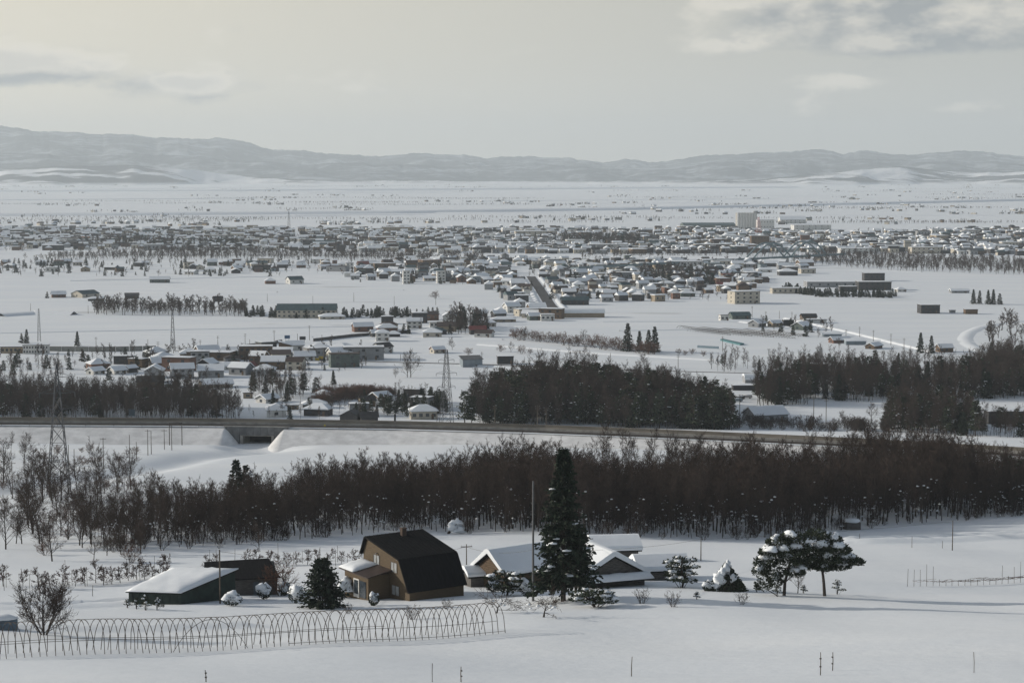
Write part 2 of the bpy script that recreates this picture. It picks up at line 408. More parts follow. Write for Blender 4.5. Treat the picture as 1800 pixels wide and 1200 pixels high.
def tri_mesh(name, P, D, S, W, m):
    """needle sprays: one thin triangle pair (a bent leaf) for each point"""
    P = np.array(P); D = np.array(D); S = np.array(S)[:, None]
    D /= np.linalg.norm(D, axis=1)[:, None]+1e-9
    rs = np.random.RandomState(len(P)); ref = rs.normal(size=P.shape); U = np.cross(D, ref); U /= np.linalg.norm(U, axis=1)[:, None]+1e-9
    V = np.stack([P, P+D*S*0.55+U*S*W, P+D*S, P+D*S*0.5-U*S*W], 1).reshape(-1, 3)
    o = np.arange(len(P))[:, None]*4
    me = bpy.data.meshes.new(name); me.from_pydata(V.tolist(), [], np.concatenate([o, o+1, o+2, o+3], 1).tolist()); me.materials.append(m); me.update()
    return me
def spruce(seed, H, R, whorls, nb, nn, size, m, clear=0.06, droop=0.25, power=0.8, snowy=0):
    rnd = random.Random(seed); tr = [((0, 0, -.5), (0, 0, H*.5), H*.017+.03, H*.010+.02), ((0, 0, H*.5), (0, 0, H), H*.010+.02, .02)]
    P = []; D = []; S = []; snow = MB()
    for w in range(whorls):
        t = clear+(1-clear)*w/whorls; z0 = H*t
        for k in range(nb):
            a = rnd.uniform(0, 2*PI); L = R*((1-t)**power*rnd.choice((.5, .75, .9, 1.0, 1.2))*rnd.uniform(.85, 1.1)+0.04)
            dz = -droop*L*rnd.uniform(.4, 1.3)+0.18*L*t
            e = Vector((math.cos(a)*L, math.sin(a)*L, z0+dz)); b = Vector((0, 0, z0))
            tr.append((tuple(b), tuple(e), .035, .012))
            for j in range(nn):
                s = rnd.uniform(0.18, 1.0)**0.8; p = b.lerp(e, s)
                d = Vector((math.cos(a)*0.8+rnd.gauss(0, .6), math.sin(a)*0.8+rnd.gauss(0, .6), rnd.gauss(-.25, .35)))
                P.append(p+Vector((rnd.gauss(0, .1), rnd.gauss(0, .1), rnd.gauss(0, .08)))); D.append(d); S.append(size*rnd.uniform(.6, 1.3)*(1.1-.45*t))
            if snowy and rnd.random() < snowy:
                p = b.lerp(e, rnd.uniform(.55, .95)); r = rnd.uniform(.5, 1)*L*.16+.12
                snow.blob(p+Vector((0, 0, .1)), (r*1.3, r, r*.4), rnd.randint(0, 9999), .3, True, 1)
    return seg_mesh('trunk', tr, BARK, 4), tri_mesh('crown', P, D, S, 0.30, m), snow
def variants(fn, seeds):
    return [fn(s) for s in seeds]
def mk_bare(**kw):
    def f(s):
        r = random.Random(s*7+1)
        t, c = bare_tree(s, **{k: (v(r) if callable(v) else v) for k, v in kw.items()})
        return seg_mesh('trunk', t, BARK, 5), seg_mesh('crown', c, kw2['mat'], 3)
    kw2 = {'mat': kw.pop('mat', TWIG)}
    return f
DARKRED = mat('dark_red_twigs', (0.075, 0.045, 0.036), 0.95, 0.35, 0.8)
FOREST = variants(mk_bare(H=lambda r: r.uniform(11.5, 15.5), tr=lambda r: r.uniform(.09, .15), clear=lambda r: r.uniform(.14, .34), spread=lambda r: r.uniform(2.7, 3.8), nl=18, n2=7, n3=6, up=0.65, tw=0.022), range(1, 10))
OPEN = variants(mk_bare(H=lambda r: r.uniform(8.5, 10), tr=0.19, clear=0.14, spread=4.6, nl=18, n2=7, n3=6, up=0.55, tw=0.026), range(21, 27))
SCRUB = variants(mk_bare(H=2.6, tr=0.05, clear=0.15, spread=1.6, nl=8, n2=5, n3=4, up=0.7, stems=4, tw=0.014), range(111, 114))
VASE = variants(mk_bare(H=1.7, tr=0.045, clear=0.2, spread=0.9, nl=6, n2=4, n3=3, up=0.6, stems=6, tw=0.010), range(41, 45))
BUSH = variants(mk_bare(H=2.6, tr=0.06, clear=0.12, spread=1.9, nl=9, n2=6, n3=5, up=0.4, stems=4, tw=0.014, mat=REDTWIG), range(51, 55))
DWARF = variants(mk_bare(H=2.2, tr=0.06, clear=0.25, spread=1.1, nl=15, n2=6, n3=3, up=-0.1, tw=0.026, mat=DARKRED), range(61, 66))
SPRUCE = variants(lambda s: spruce(s, 11, 2.4, 34, 7, 8, .62, NEEDLE), (71, 72, 73))
FARCON = variants(lambda s: spruce(s, 9, 2.6, 18, 6, 5, 1.0, NEEDLE), (81, 82, 83))
PINEW = variants(lambda s: spruce(s, 12, 3.0, 22, 6, 7, .95, NEEDLE2, clear=0.22, droop=0.05, power=0.45, snowy=0.10), (91, 92, 93))
FARBARE = variants(mk_bare(H=9, tr=0.22, clear=0.15, spread=4.0, nl=9, n2=5, n3=3, up=0.6, tw=0.09), (101, 102, 103, 104))

def place(kind, var, loc, rz, s, label, group, name='bare_tree', cat='tree', parts=('trunk', 'crown'), sz=None):
    o = thing(name, label, cat, loc, rz, group); o.scale = (s, s, s if sz is None else sz)
    link(parts[0], kind[var][0], o); link(parts[1], kind[var][1], o)
    return o
def snow_child(o, seed, n, zlo, zhi, rad, size, name='snow'):
    """clumps of snow caught in a crown (one part)"""
    r = random.Random(seed); b = MB()
    for _ in range(n):
        a = r.uniform(0, 6.28); q = rad*r.random()**.5; s = size*r.uniform(.5, 1.4)
        b.blob((q*math.cos(a), q*math.sin(a), r.uniform(zlo, zhi)), (s*1.3, s, s*.75), r.randint(0, 9999), .3, True, 1)
    return b.build(name, SNOW, o, True)

def scatter(name, label, pts, kinds, group=None):
    """an uncountable wood: instances of whole trees on points (x, y, z, rotation, scale, kind index)"""
    tc_ = bpy.data.collections.new(name+'_source')
    for i, k in enumerate(kinds):
        me = bpy.data.meshes.new('%s_source_%02d' % (name, i))
        V = []; Fc = []; mi = []; ms = []
        for q in (k if isinstance(k, tuple) else (k,)):
            if isinstance(q, MB):
                vs, fs, mm = q.v, q.f, SNOW
                if not vs: continue
            else:
                n = len(q.vertices); co = np.empty(n*3); q.vertices.foreach_get('co', co); vs = co.reshape(-1, 3).tolist()
                fs = [tuple(p.vertices) for p in q.polygons]; mm = q.materials[0]
            o = len(V); V += [tuple(v) for v in vs]; Fc += [tuple(x+o for x in f) for f in fs]; mi += [len(ms)]*len(fs); ms.append(mm)
        me.from_pydata(V, [], Fc)
        for mm in ms: me.materials.append(mm)
        me.polygons.foreach_set('material_index', mi); me.update()
        ob = bpy.data.objects.new(me.name, me); tc_.objects.link(ob)
    me = bpy.data.meshes.new(name); me.from_pydata([p[:3] for p in pts], [], [])
    for nm, ty, col in (('rot', 'FLOAT', 3), ('scl', 'FLOAT', 4)):
        at = me.attributes.new(nm, ty, 'POINT'); at.data.foreach_set('value', [float(p[col]) for p in pts])
    at = me.attributes.new('idx', 'INT', 'POINT'); at.data.foreach_set('value', [int(p[5]) for p in pts])
    o = link(name, me); o['label'] = label; o['kind'] = 'stuff'
    g = bpy.data.node_groups.new(name, 'GeometryNodeTree'); g.interface.new_socket('Geometry', in_out='INPUT', socket_type='NodeSocketGeometry'); g.interface.new_socket('Geometry', in_out='OUTPUT', socket_type='NodeSocketGeometry')
    N = g.nodes; L = g.links
    gi = N.new('NodeGroupInput'); go = N.new('NodeGroupOutput'); ip = N.new('GeometryNodeInstanceOnPoints')
    ci = N.new('GeometryNodeCollectionInfo'); ci.inputs[0].default_value = tc_; ci.inputs[1].default_value = True; ci.inputs[2].default_value = True
    def attr(nm, ty):
        a = N.new('GeometryNodeInputNamedAttribute'); a.data_type = ty; a.inputs[0].default_value = nm; return a.outputs[0]
    cx = N.new('ShaderNodeCombineXYZ'); L.new(attr('rot', 'FLOAT'), cx.inputs[2])
    cs = N.new('ShaderNodeCombineXYZ'); sa = attr('scl', 'FLOAT')
    for i in range(3): L.new(sa, cs.inputs[i])
    L.new(gi.outputs[0], ip.inputs['Points']); L.new(ci.outputs[0], ip.inputs['Instance']); ip.inputs['Pick Instance'].default_value = True
    L.new(attr('idx', 'INT'), ip.inputs['Instance Index']); L.new(cx.outputs[0], ip.inputs['Rotation']); L.new(cs.outputs[0], ip.inputs['Scale'])
    L.new(ip.outputs[0], go.inputs[0])
    md = o.modifiers.new('instances', 'NODES'); md.node_group = g
    return o
# ------------------------------------------------------------------ farmstead in the foreground
def snow_gable(d, ze, zp, x0, x1, th=0.45, ov=0.45, peak=0.0):
    """snow lying on a gable roof, rounded at the eaves; profile over (y, z), ridge along x"""
    e = d/2+ov; sl = (zp-ze)/(d/2); zo = ze-sl*ov
    return [(-e, zo+.02), (-e-.10, zo+th*.55), (-e+.15, zo+th*1.0+.1*sl), (-d/4, (ze+zp)/2+th*1.15), (-.35, zp+th*.95), (0, zp+th*1.0), (.35, zp+th*.95), (d/4, (ze+zp)/2+th*1.15), (e-.15, zo+th*1.0+.1*sl), (e+.10, zo+th*.55), (e, zo+.02), (0, zp+.02)]
def slab_grid(mb, P00, P10, P11, P01, th, nu=10, nv=7, seed=0, lump=0.06):
    """a quilt of snow on a sloping quad: thick in the middle, rounded off at the rim"""
    rnd = random.Random(seed); P = [Vector(p) for p in (P00, P10, P11, P01)]
    top = []; n = (nu+1)*(nv+1)
    for j in range(nv+1):
        for i in range(nu+1):
            u, v = i/nu, j/nv
            p = P[0]*(1-u)*(1-v)+P[1]*u*(1-v)+P[2]*u*v+P[3]*(1-u)*v
            e = min(u, 1-u)*nu*.5; f = min(v, 1-v)*nv*.5; k = (min(1, e)**.4 if e < 1 else 1)*(min(1, f)**.4 if f < 1 else 1)
            top.append(p+Vector((0, 0, th*(.25+.75*k)+rnd.uniform(-lump, lump))))
    bot = []
    for j in range(nv+1):
        for i in range(nu+1):
            u, v = i/nu, j/nv; bot.append(P[0]*(1-u)*(1-v)+P[1]*u*(1-v)+P[2]*u*v+P[3]*(1-u)*v)
    fs = []
    for j in range(nv):
        for i in range(nu):
            a = j*(nu+1)+i; fs += [(a, a+1, a+nu+2, a+nu+1), (n+a+nu+1, n+a+nu+2, n+a+1, n+a)]
    ring = [i for i in range(nu+1)]+[(j+1)*(nu+1)-1 for j in range(1, nv+1)]+[nv*(nu+1)+i for i in range(nu-1, -1, -1)]+[j*(nu+1) for j in range(nv-1, 0, -1)]
    for a, b in zip(ring, ring[1:]+ring[:1]): fs.append((b, a, n+a, n+b))
    return mb.add(top+bot, fs)
BROWN = mat('brown_siding', (0.108, 0.080, 0.050), 0.85, 0.15, 1.2, 0.6, 9.0, stretch=(1, 1, 12))
ROOFB = mat('dark_roof_metal', (0.013, 0.013, 0.014), 0.85, 0.3, 0.8, 0.3, 3.0, stretch=(6, 1, 1), spec=0.08)
GREEN = mat('green_siding', (0.028, 0.042, 0.036), 0.85, 0.25, 1.0)
LOG = mat('weathered_boards', (0.115, 0.082, 0.054), 0.95, 0.35, 2.0, 0.3, 6, stretch=(1, 1, 5))
GREYB = mat('grey_boards', (0.10, 0.095, 0.09), 0.95, 0.35, 1.5, 0.3, 6, stretch=(1, 1, 5))
CURT = mat('curtained_glass', (.30, .32, .33), .25, .35, 2.5, spec=.5, stretch=(3, 3, .6))
def window(parent, c, ux, w, h, fr=FRAME, th=0.06, mull=True):
    """a window on a wall: c centre, ux unit vector along the wall (xy), normal to its right; frame with pane below it"""
    ux = Vector((ux[0], ux[1], 0)).normalized(); n = Vector((ux.y, -ux.x, 0)); c = Vector(c)
    def bar(mb, a0, a1, z0, z1, d0, d1):
        P = lambda a, d, z: c+ux*a+n*d+Vector((0, 0, z))
        mb.add([P(a0, d0, z0), P(a1, d0, z0), P(a1, d1, z0), P(a0, d1, z0), P(a0, d0, z1), P(a1, d0, z1), P(a1, d1, z1), P(a0, d1, z1)], [(0,3,2,1),(4,5,6,7),(0,1,5,4),(1,2,6,5),(2,3,7,6),(3,0,4,7)])
    f = MB(); b = .07
    bar(f, -w/2-b, w/2+b, h/2, h/2+b, -.02, th); bar(f, -w/2-b, w/2+b, -h/2-b, -h/2, -.02, th+.03)
    bar(f, -w/2-b, -w/2, -h/2, h/2, -.02, th); bar(f, w/2, w/2+b, -h/2, h/2, -.02, th)
    if mull: bar(f, -.03, .03, -h/2, h/2, -.02, th-.01)
    o = f.build('window', fr, parent)
    g = MB(); bar(g, -w/2, w/2, -h/2, h/2, -.02, .015); g.build('pane', CURT, o)
    return o
def brown_house():
    p = gp(720, 1056); u = Vector((0.809, 0.588, 0)); ang = math.atan2(u.y, u.x)
    # local frame: x along the ridge (away to the right), y across the gable (v = -y is towards the camera)
    o = thing('house', 'two-storey brown farmhouse with black mansard-like metal roof and no snow on it', 'house', p, ang)
    Lr = 7.7; W = 10.2                       # gable from y=0 (near right corner) to y=W (far left)
    prof = [(0, -1.5), (0, 1.0), (0.15, 1.1), (2.0, 4.4), (W-.9, 6.0), (W, 4.2), (W, -1.5)]
    MB().prism([(y, z) for y, z in prof], 0, Lr).build('wall', BROWN, o)
    rf = MB(); t = .16; ov = .35
    top = [(-.12, .95), (1.93, 4.52), (W-.8, 6.17), (W+.28, 4.0)]
    for (a, b) in zip(top[:-1], top[1:]):
        n = Vector((-(b[1]-a[1]), (b[0]-a[0]))).normalized()
        rf.prism([a, b, (b[0]+n.x*t, b[1]+n.y*t), (a[0]+n.x*t, a[1]+n.y*t)], -ov, Lr+ov)
    r = rf.build('roof', ROOFB, o)
    sm = MB()
    for k in range(15):
        x = -ov+.1+k*(Lr+2*ov-.2)/14
        a, b = top[1], top[2]; n = Vector((-(b[1]-a[1]), b[0]-a[0])).normalized()*(t-.01)
        sm.prism([(a[0]+n.x, a[1]+n.y), (b[0]+n.x, b[1]+n.y), (b[0]+n.x, b[1]+n.y+.05), (a[0]+n.x, a[1]+n.y+.05)], x-.02, x+.02)
    sm.build('seam', ROOFB, r)
    MB().box(4.2, 4.8, W-2.2, W-1.7, 5.4, 6.9).box(4.13, 4.87, W-2.27, W-1.63, 6.9, 7.02).build('chimney', mat('brick_flue', (.07, .05, .04), .9, .2), r)
    # windows on the gable wall (plane x = 0, facing -x)
    for yy, zz, w, h in ((3.35, 3.45, 1.25, 1.15), (7.2, 3.75, 1.25, 1.15), (3.0, .75, 1.5, 1.1)):
        window(o, (-.002, yy, zz), (0, -1), w, h, mat('brown_frame', (.10, .08, .065), .7, .1))
        # entrance annex in front of the gable
    MB().prism([(4.3, -1.5), (4.3, 2.5), (9.6, 2.9), (9.6, -1.5)], -3.0, -.02).build('annex', BROWN, o)
    a = MB().poly([(-3.5, 3.7, 2.55), (0, 3.7, 3.1), (0, 10.2, 3.35), (-3.5, 10.2, 2.8)], .14).build('annex_roof', mat('brown_roof', (.05, .035, .03), .6, .2), o)
    s = MB(); slab_grid(s, (-3.5, 6.9, 2.70), (-.1, 6.9, 3.22), (-.1, 10.2, 3.36), (-3.5, 10.2, 2.82), .42, 8, 8, 3); s.build('snow', SNOW, a, True)
    d = MB().box(-3.08, -3.0, 6.3, 7.5, -.3, 1.9).build('door', mat('white_door', (.62, .62, .6), .5, .05), o)
    MB().box(-3.10, -3.082, 6.45, 7.35, .1, 1.75).build('pane', GLASS, d)
    MB().box(-3.07, -3.0, 4.8, 6.1, -.2, 1.8).build('door', GLASS, o)
    for k in range(2):
        MB().tube([(-.05, 2.4+4.6*k, 4.6), (-.25, 2.4+4.6*k, 4.6), (-.3, 2.4+4.6*k, 4.45)], .07, .05, 6).build('lamp', STEEL, o)
    return o
brown_house()

def barn(name, label, p, ang, L, d, h, rise, wm, rm, snow_th=.5, planks=True, low=-1.5, gable=True):
    """gable barn, ridge along local x, near gable at x = 0"""
    o = thing(name, label, 'barn', p, ang)
    MB().prism([(-d/2, low), (-d/2, h), (0, h+rise), (d/2, h), (d/2, low)], 0, L).build('wall', wm, o)
    e = .45; sl = rise/(d/2)
    rf = MB().prism([(-d/2-e, h-sl*e+.03), (0, h+rise+.03), (d/2+e, h-sl*e+.03), (d/2+e, h-sl*e+.2), (0, h+rise+.2), (-d/2-e, h-sl*e+.2)], -e, L+e).build('roof', rm, o)
    if snow_th:
        s = MB().prism([(y, z+.19) for y, z in snow_gable(d, h, h+rise, 0, L, snow_th)], -e-.12, L+e+.1); s.build('snow', SNOW, rf)
    if planks:
        n = int((h+rise)/.28); rnd = random.Random(len(label))
        for k in range(n):
            z = .05+k*.28; half = d/2-.05 if z < h else max(0, (h+rise-z-.26)/sl)-.05
            if half < .25: continue
            q = rnd.uniform(.0, .03); MB().box(-.05-q, -.003, -half, half, z, z+.25).build('plank', wm, o)
    return o
def ang_to(dx, dy): return math.atan2(dy, dx)
b1 = barn('barn', 'weathered log barn with thick snow roof between brown house and tall spruce', gp(862, 1032), math.radians(38), 9.5, 6.0, 2.15, 2.05, LOG, ROOFB, .55)
MB().prism([(3.0, -1.2), (3.0, 1.5), (5.0, 1.0), (5.0, -1.2)], 1.0, 7).build('lean_to', LOG, b1)
MB().poly([(.6, 2.9, 1.75), (7.4, 2.9, 1.75), (7.4, 5.3, 1.2), (.6, 5.3, 1.2)], .12).build('lean_to_roof', mat('blue_sheet', (.16, .20, .23), .5, .1), b1)
b2 = barn('barn', 'wide grey barn with snowy gable right of the tall spruce', gp(1078, 1030), math.radians(112), 9.0, 8.6, 1.3, 2.35, GREYB, ROOFB, .6)
pr = MB().poly([(-1.9, -4.6, 1.0), (-.05, -4.6, 1.5), (-.05, 4.6, 1.5), (-1.9, 4.6, 1.0)], .1).build('porch_roof', ROOFB, b2)
s = MB(); slab_grid(s, (-1.95, -4.7, 1.02), (-.05, -4.7, 1.52), (-.05, 4.7, 1.52), (-1.95, 4.7, 1.02), .38, 4, 14, 5); s.build('snow', SNOW, pr, True)
b3 = barn('barn', 'low shed wing with long snow-covered roof beside the grey gable barn', gp(1165, 1020), math.radians(10), 6.0, 5.0, 1.2, 1.0, GREYB, ROOFB, .6, False)
b3.location += Vector((-3.2, 2.5, 0))
b4 = barn('barn', 'rear barn whose rounded snow roof shows behind the grey gable barn', gp(1075, 992) + Vector((-2.5, 6, 0)), math.radians(8), 6.2, 5.5, 1.3, 1.0, GREYB, ROOFB, .65, False)
# small lean-to store with snow between house and barn
b5 = barn('shed', 'tiny snow-capped shed squeezed between the brown house and log barn', gp(822, 1030), math.radians(20), 2.0, 2.6, 1.5, .5, GREYB, ROOFB, .5, False); b5['category'] = 'shed'
# left sheds
def left_shed():
    p = gp(318, 1062)
    o = thing('shed', 'dark green shed with a broad snow-covered roof on the left', 'shed', p, 0)
    A = Vector((0, 0, 0)); B = Vector((-6.4, 2.0, 0)); Cc = Vector((-2.4, 9.0, 0)); Dd = Vector((5.4, 6.4, 0))
    za, zb, zc, zd = 1.25, 1.0, 2.2, 2.7
    top = [(A.x, A.y, za), (Dd.x, Dd.y, zd), (Cc.x, Cc.y, zc), (B.x, B.y, zb)]
    n = 4; vs = [(q[0], q[1], -1.5) for q in top]+top
    MB().add(vs, [(3, 2, 1, 0), (4, 5, 6, 7)]+[(i, (i+1) % 4, 4+(i+1) % 4, 4+i) for i in range(4)]).build('wall', GREEN, o)
    c = (A+B+Cc+Dd)/4
    ex = [tuple(Vector(q)+(Vector((q[0], q[1], 0))-Vector((c.x, c.y, 0)))*.06+Vector((0, 0, .12))) for q in top]
    r = MB().poly(ex, .12).build('roof', ROOFB, o)
    s = MB(); slab_grid(s, ex[0], ex[1], ex[2], ex[3], .5, 12, 12, 9, .07); s.build('snow', SNOW, r, True)
    for k in range(7):
        q = A.lerp(B, (k+.5)/7); MB().box(q.x-.05, q.x+.05, q.y-.09, q.y-.02, -.5, 1.0).build('batten', GREEN, o)
left_shed()
def dark_shed():
    p = gp(396, 1046); o = thing('shed', 'shed with bare black sloping roof behind the green shed', 'shed', p, math.radians(12))
    W, Dp = 6.3, 4.6
    MB().prism([(0, -1.5), (0, 2.0), (Dp, 3.1), (Dp, -1.5)], 0, W).build('wall', GREYB, o)
    MB().poly([(-2.6, -.5, 2.0), (W+.3, -.5, 2.1), (W-.6, Dp+.3, 3.4), (-2.2, Dp+.3, 3.25)], .14).build('roof', ROOFB, o)
    MB().box(3.4, 5.2, -.05, .0, -.6, 1.5).build('door', mat('blue_grey_door', (.09, .11, .13), .7, .2), o)
dark_shed()
# snow covered heap at the left edge
o = thing('covered_vehicle', 'snow-buried vehicle with bluish tarp at the left edge', 'vehicle', gp(6, 1105), .2, None, .7)
MB().prism([(-.9, -.3), (-.9, .8), (-.7, 1.5), (.7, 1.5), (.9, .8), (.9, -.3)], -2, 1.9).build('body', mat('blue_tarp', (.10, .14, .18), .7, .2), o)
MB().blob((0, 0, 1.45), (2.1, 1.0, .55), 4, .12, True, 3).build('snow', SNOW, o, True)

# ---- utility poles
def pole(label, px, py, h, r=.13, arms=1, m=WOODP, group=None, rz=0.2, name='utility_pole', at=None):
    p = at if at is not None else gp(px, py)
    o = thing(name, label, 'pole', p, rz, group)
    MB().tube([(0, 0, -1), (0, 0, h)], r, r*.65, 7).build('shaft', m, o)
    for k in range(arms):
        z = h-.35-.8*k; a = MB().box(-.8, .8, -.05, .05, z-.05, z+.05).build('crossarm', m, o)
        for x in (-.7, 0, .7): MB().tube([(x, 0, z+.05), (x, 0, z+.25)], .045, .03, 5).build('insulator', FRAME, a)
    return o
def hpx(px, py, n): return (gp(px, py).y/F)*n      # metres of n pixels at a place
P1 = pole('tall grey steel pole beside the big spruce', 937, 1056, hpx(937, 1056, 216), .15, 0, mat('dull_steel', (.11, .115, .12), .7, .2))
P2 = pole('dark wooden pole in front of the green shed', 387, 1060, hpx(387, 1060, 97), .12, 0)
P3 = pole('slim pole with lamps behind the brown house', 820, 992, hpx(820, 992, 37), .09, 1)
P4 = pole('lone pole on the snow behind the shed wing', 1232, 985, hpx(1232, 985, 40), .09, 0)
P5 = pole('lone pole beside the snowy track on the right', 1674, 967, hpx(1674, 967, 54), .09, 0)
def wire(a, b, label, sag=.6, r=.018):
    pts = []
    for i in range(13):
        t = i/12; q = a.lerp(b, t); q.z -= sag*4*t*(1-t); pts.append(q)
    o = MB().tube([p-pts[0] for p in pts], r, r, 3).build('overhead_wire', DSTEEL); o.location = pts[0]
    tag(o, label, 'wire')
def ptop(o, f=.97):
    return Vector(o.location)+Vector((0, 0, max(v.co.z for v in o.children[0].data.vertices)*f))
wire(ptop(P3), ptop(P1, .43), 'thin wire from the lamp pole to the tall steel pole')
wire(ptop(P1, .43), ptop(P4), 'thin wire from the tall steel pole to the lone pole')
wire(ptop(P4), ptop(P5), 'thin wire between the two lone poles on the right', .3)
wire(ptop(P2), ptop(P3), 'thin wire from the wooden pole to the lamp pole', 1.5)
for i, (px, py, n, l) in enumerate([(362, 1203, 22, 'short marker stake at the bottom left of the snow field'), (760, 1203, 34, 'pale thin stake at the bottom centre of the field'), (811, 1203, 28, 'dark leaning stake at the bottom centre of the field'), (1110, 1188, 36, 'single stake right of the bottom centre'), (1442, 1186, 42, 'thicker of the two paired stakes at bottom right'), (1463, 1178, 34, 'thinner of the two paired stakes at bottom right'), (1712, 1182, 38, 'faint thin stake at the far bottom right'),
        (1603, 962, 20, 'short post beside the snowy track'), (1657, 963, 13, 'shortest post beside the snowy track'), (163, 1047, 20, 'stake in front of the dwarf orchard row'), (1511, 945, 8, 'tiny stake on the snow slope below the forest')]):
    h = hpx(px, min(py, 1198), n); o = thing('stake', l, 'stake', gp(px, min(py, 1198)), i)
    MB().tube([(0, 0, -.5), (.02*(i % 3), .03, h*.5), (.05*((i*7) % 3-1), 0, h)], .045 if i != 1 and i != 6 else .025, .03, 5).build('shaft', WOODP if i != 1 else DSTEEL, o)
    if i in (0, 2, 4, 5):
        for z in (.35, .7): MB().box(-.07, .07, -.06, .06, h*z, h*z+.08).build('tie', DSTEEL, o)

# ---- greenhouse frame of bare hoops
def hoop_frame():
    A = gp(-30, 1160); B = gp(888, 1112); ax = (B-A); ax.z = 0; L = ax.length; ang = math.atan2(ax.y, ax.x)
    o = thing('greenhouse_frame', 'long bare hoop frame of a tunnel greenhouse across the snow', 'greenhouse', A, ang)
    W, H = 4.6, 2.9; n = 74; R = Matrix.Rotation(ang, 3, 'Z'); rnd = random.Random(5)
    def gl(x, y):
        w = A+R @ Vector((x, y, 0)); return tz(w.x, w.y)-A.z
    apex = []; s1 = []; s2 = []; foot = []
    for k in range(n):
        x = L*k/(n-1)+rnd.uniform(-.1, .1); lean = rnd.uniform(-.25, .25); pts = []
        g0, g1 = gl(x, 0), gl(x, W)
        for j in range(11):
            t = j/10; y = W*t; zz = H*(1-abs(2*t-1)**2.6)**.75
            if t in (0, 1): zz = -.3
            pts.append((x+lean*zz/H, y, g0*(1-t)+g1*t+zz))
        MB().tube(pts, .034, .034, 4).build('hoop', DSTEEL, o)
        apex.append(pts[5]); s1.append((pts[1][0], pts[1][1], g0+1.15)); s2.append((pts[9][0], pts[9][1], g1+1.15)); foot.append((pts[0][0], -.02, g0+.22))
    for pts in (apex[::3], s1[::3], s2[:60:3], foot[40::3]): MB().tube(pts, .024, .024, 4).build('rail', DSTEEL, o)
    # diagonal bracing at a bay
    for x0, x1 in ((L*.40, L*.47), (L*.40, L*.33)):
        MB().tube([((x0*(1-t)+x1*t), .1*t, gl(x0*(1-t)+x1*t, 0)+H*(1-t**2)*.98+.02) for t in [i/7 for i in range(8)]], .028, .028, 4).build('brace', DSTEEL, o)
hoop_frame()
# ---- right trellis
def trellis():
    A = gp(1595, 1030); B = gp(1815, 1022); ax = B-A; ax.z = 0; L = ax.length; ang = math.atan2(ax.y, ax.x); R = Matrix.Rotation(ang, 3, 'Z')
    o = thing('vine_trellis', 'low vine trellis of stakes and tangled canes at the right edge', 'trellis', A, ang); rnd = random.Random(8)
    def gl(x): w = A+R @ Vector((x, 0, 0)); return tz(w.x, w.y)-A.z
    n = 20
    for k in range(n+1):
        x = L*k/n; h = 2.6 if k in (0, 1, 2, 3, 4, 15, 17, 18, 19) else .95; h *= rnd.uniform(.8, 1.1)
        MB().tube([(x, 0, gl(x)-.4), (x+rnd.uniform(-.08, .08), 0, gl(x)+h)], .035, .03, 4).build('stake', WOODP, o)
    segs = []
    for j in range(26):
        x = rnd.uniform(0, L*.9); z = rnd.uniform(.6, .85)
        for q in range(10):
            x2 = x+rnd.uniform(.2, .5); z2 = min(1.0, max(.5, z+rnd.gauss(0, .06))); segs.append(((x, rnd.gauss(0, .07), gl(x)+z), (x2, rnd.gauss(0, .07), gl(x2)+z2), .022, .02)); x, z = x2, z2
            if x2 > L: break
    link('cane', seg_mesh('cane', segs, REDTWIG), o)
trellis()

# ---- garden trees
def big_spruce():
    h = hpx(992, 1058, 278)
    t, c, s = spruce(301, h, 3.7, 58, 9, 21, .52, NEEDLE, clear=.12, droop=.28, power=.78, snowy=.04)
    o = thing('spruce_tree', 'tallest dark spruce standing beside the grey pole', 'tree', gp(990, 1056), .3)
    link('trunk', t, o); link('crown', c, o); s.build('snow', SNOW, o, True)
    t, c, s = spruce(302, h*.5, 2.6, 26, 8, 13, .6, NEEDLE, clear=.2, droop=.35, power=.35, snowy=.06)
    o = thing('spruce_tree', 'shorter ragged spruce leaning against the tallest spruce', 'tree', gp(1012, 1050), .3)
    link('trunk', t, o); link('crown', c, o); s.build('snow', SNOW, o, True)
big_spruce()
t, c, s = spruce(303, hpx(567, 1068, 90), 2.5, 34, 9, 18, .42, NEEDLE, clear=.04, droop=.0, power=.55, snowy=.01)
o = thing('garden_conifer', 'dense dark cone-shaped conifer left of the brown house', 'tree', gp(567, 1068)); link('trunk', t, o); link('crown', c, o); s.build('snow', SNOW, o, True)
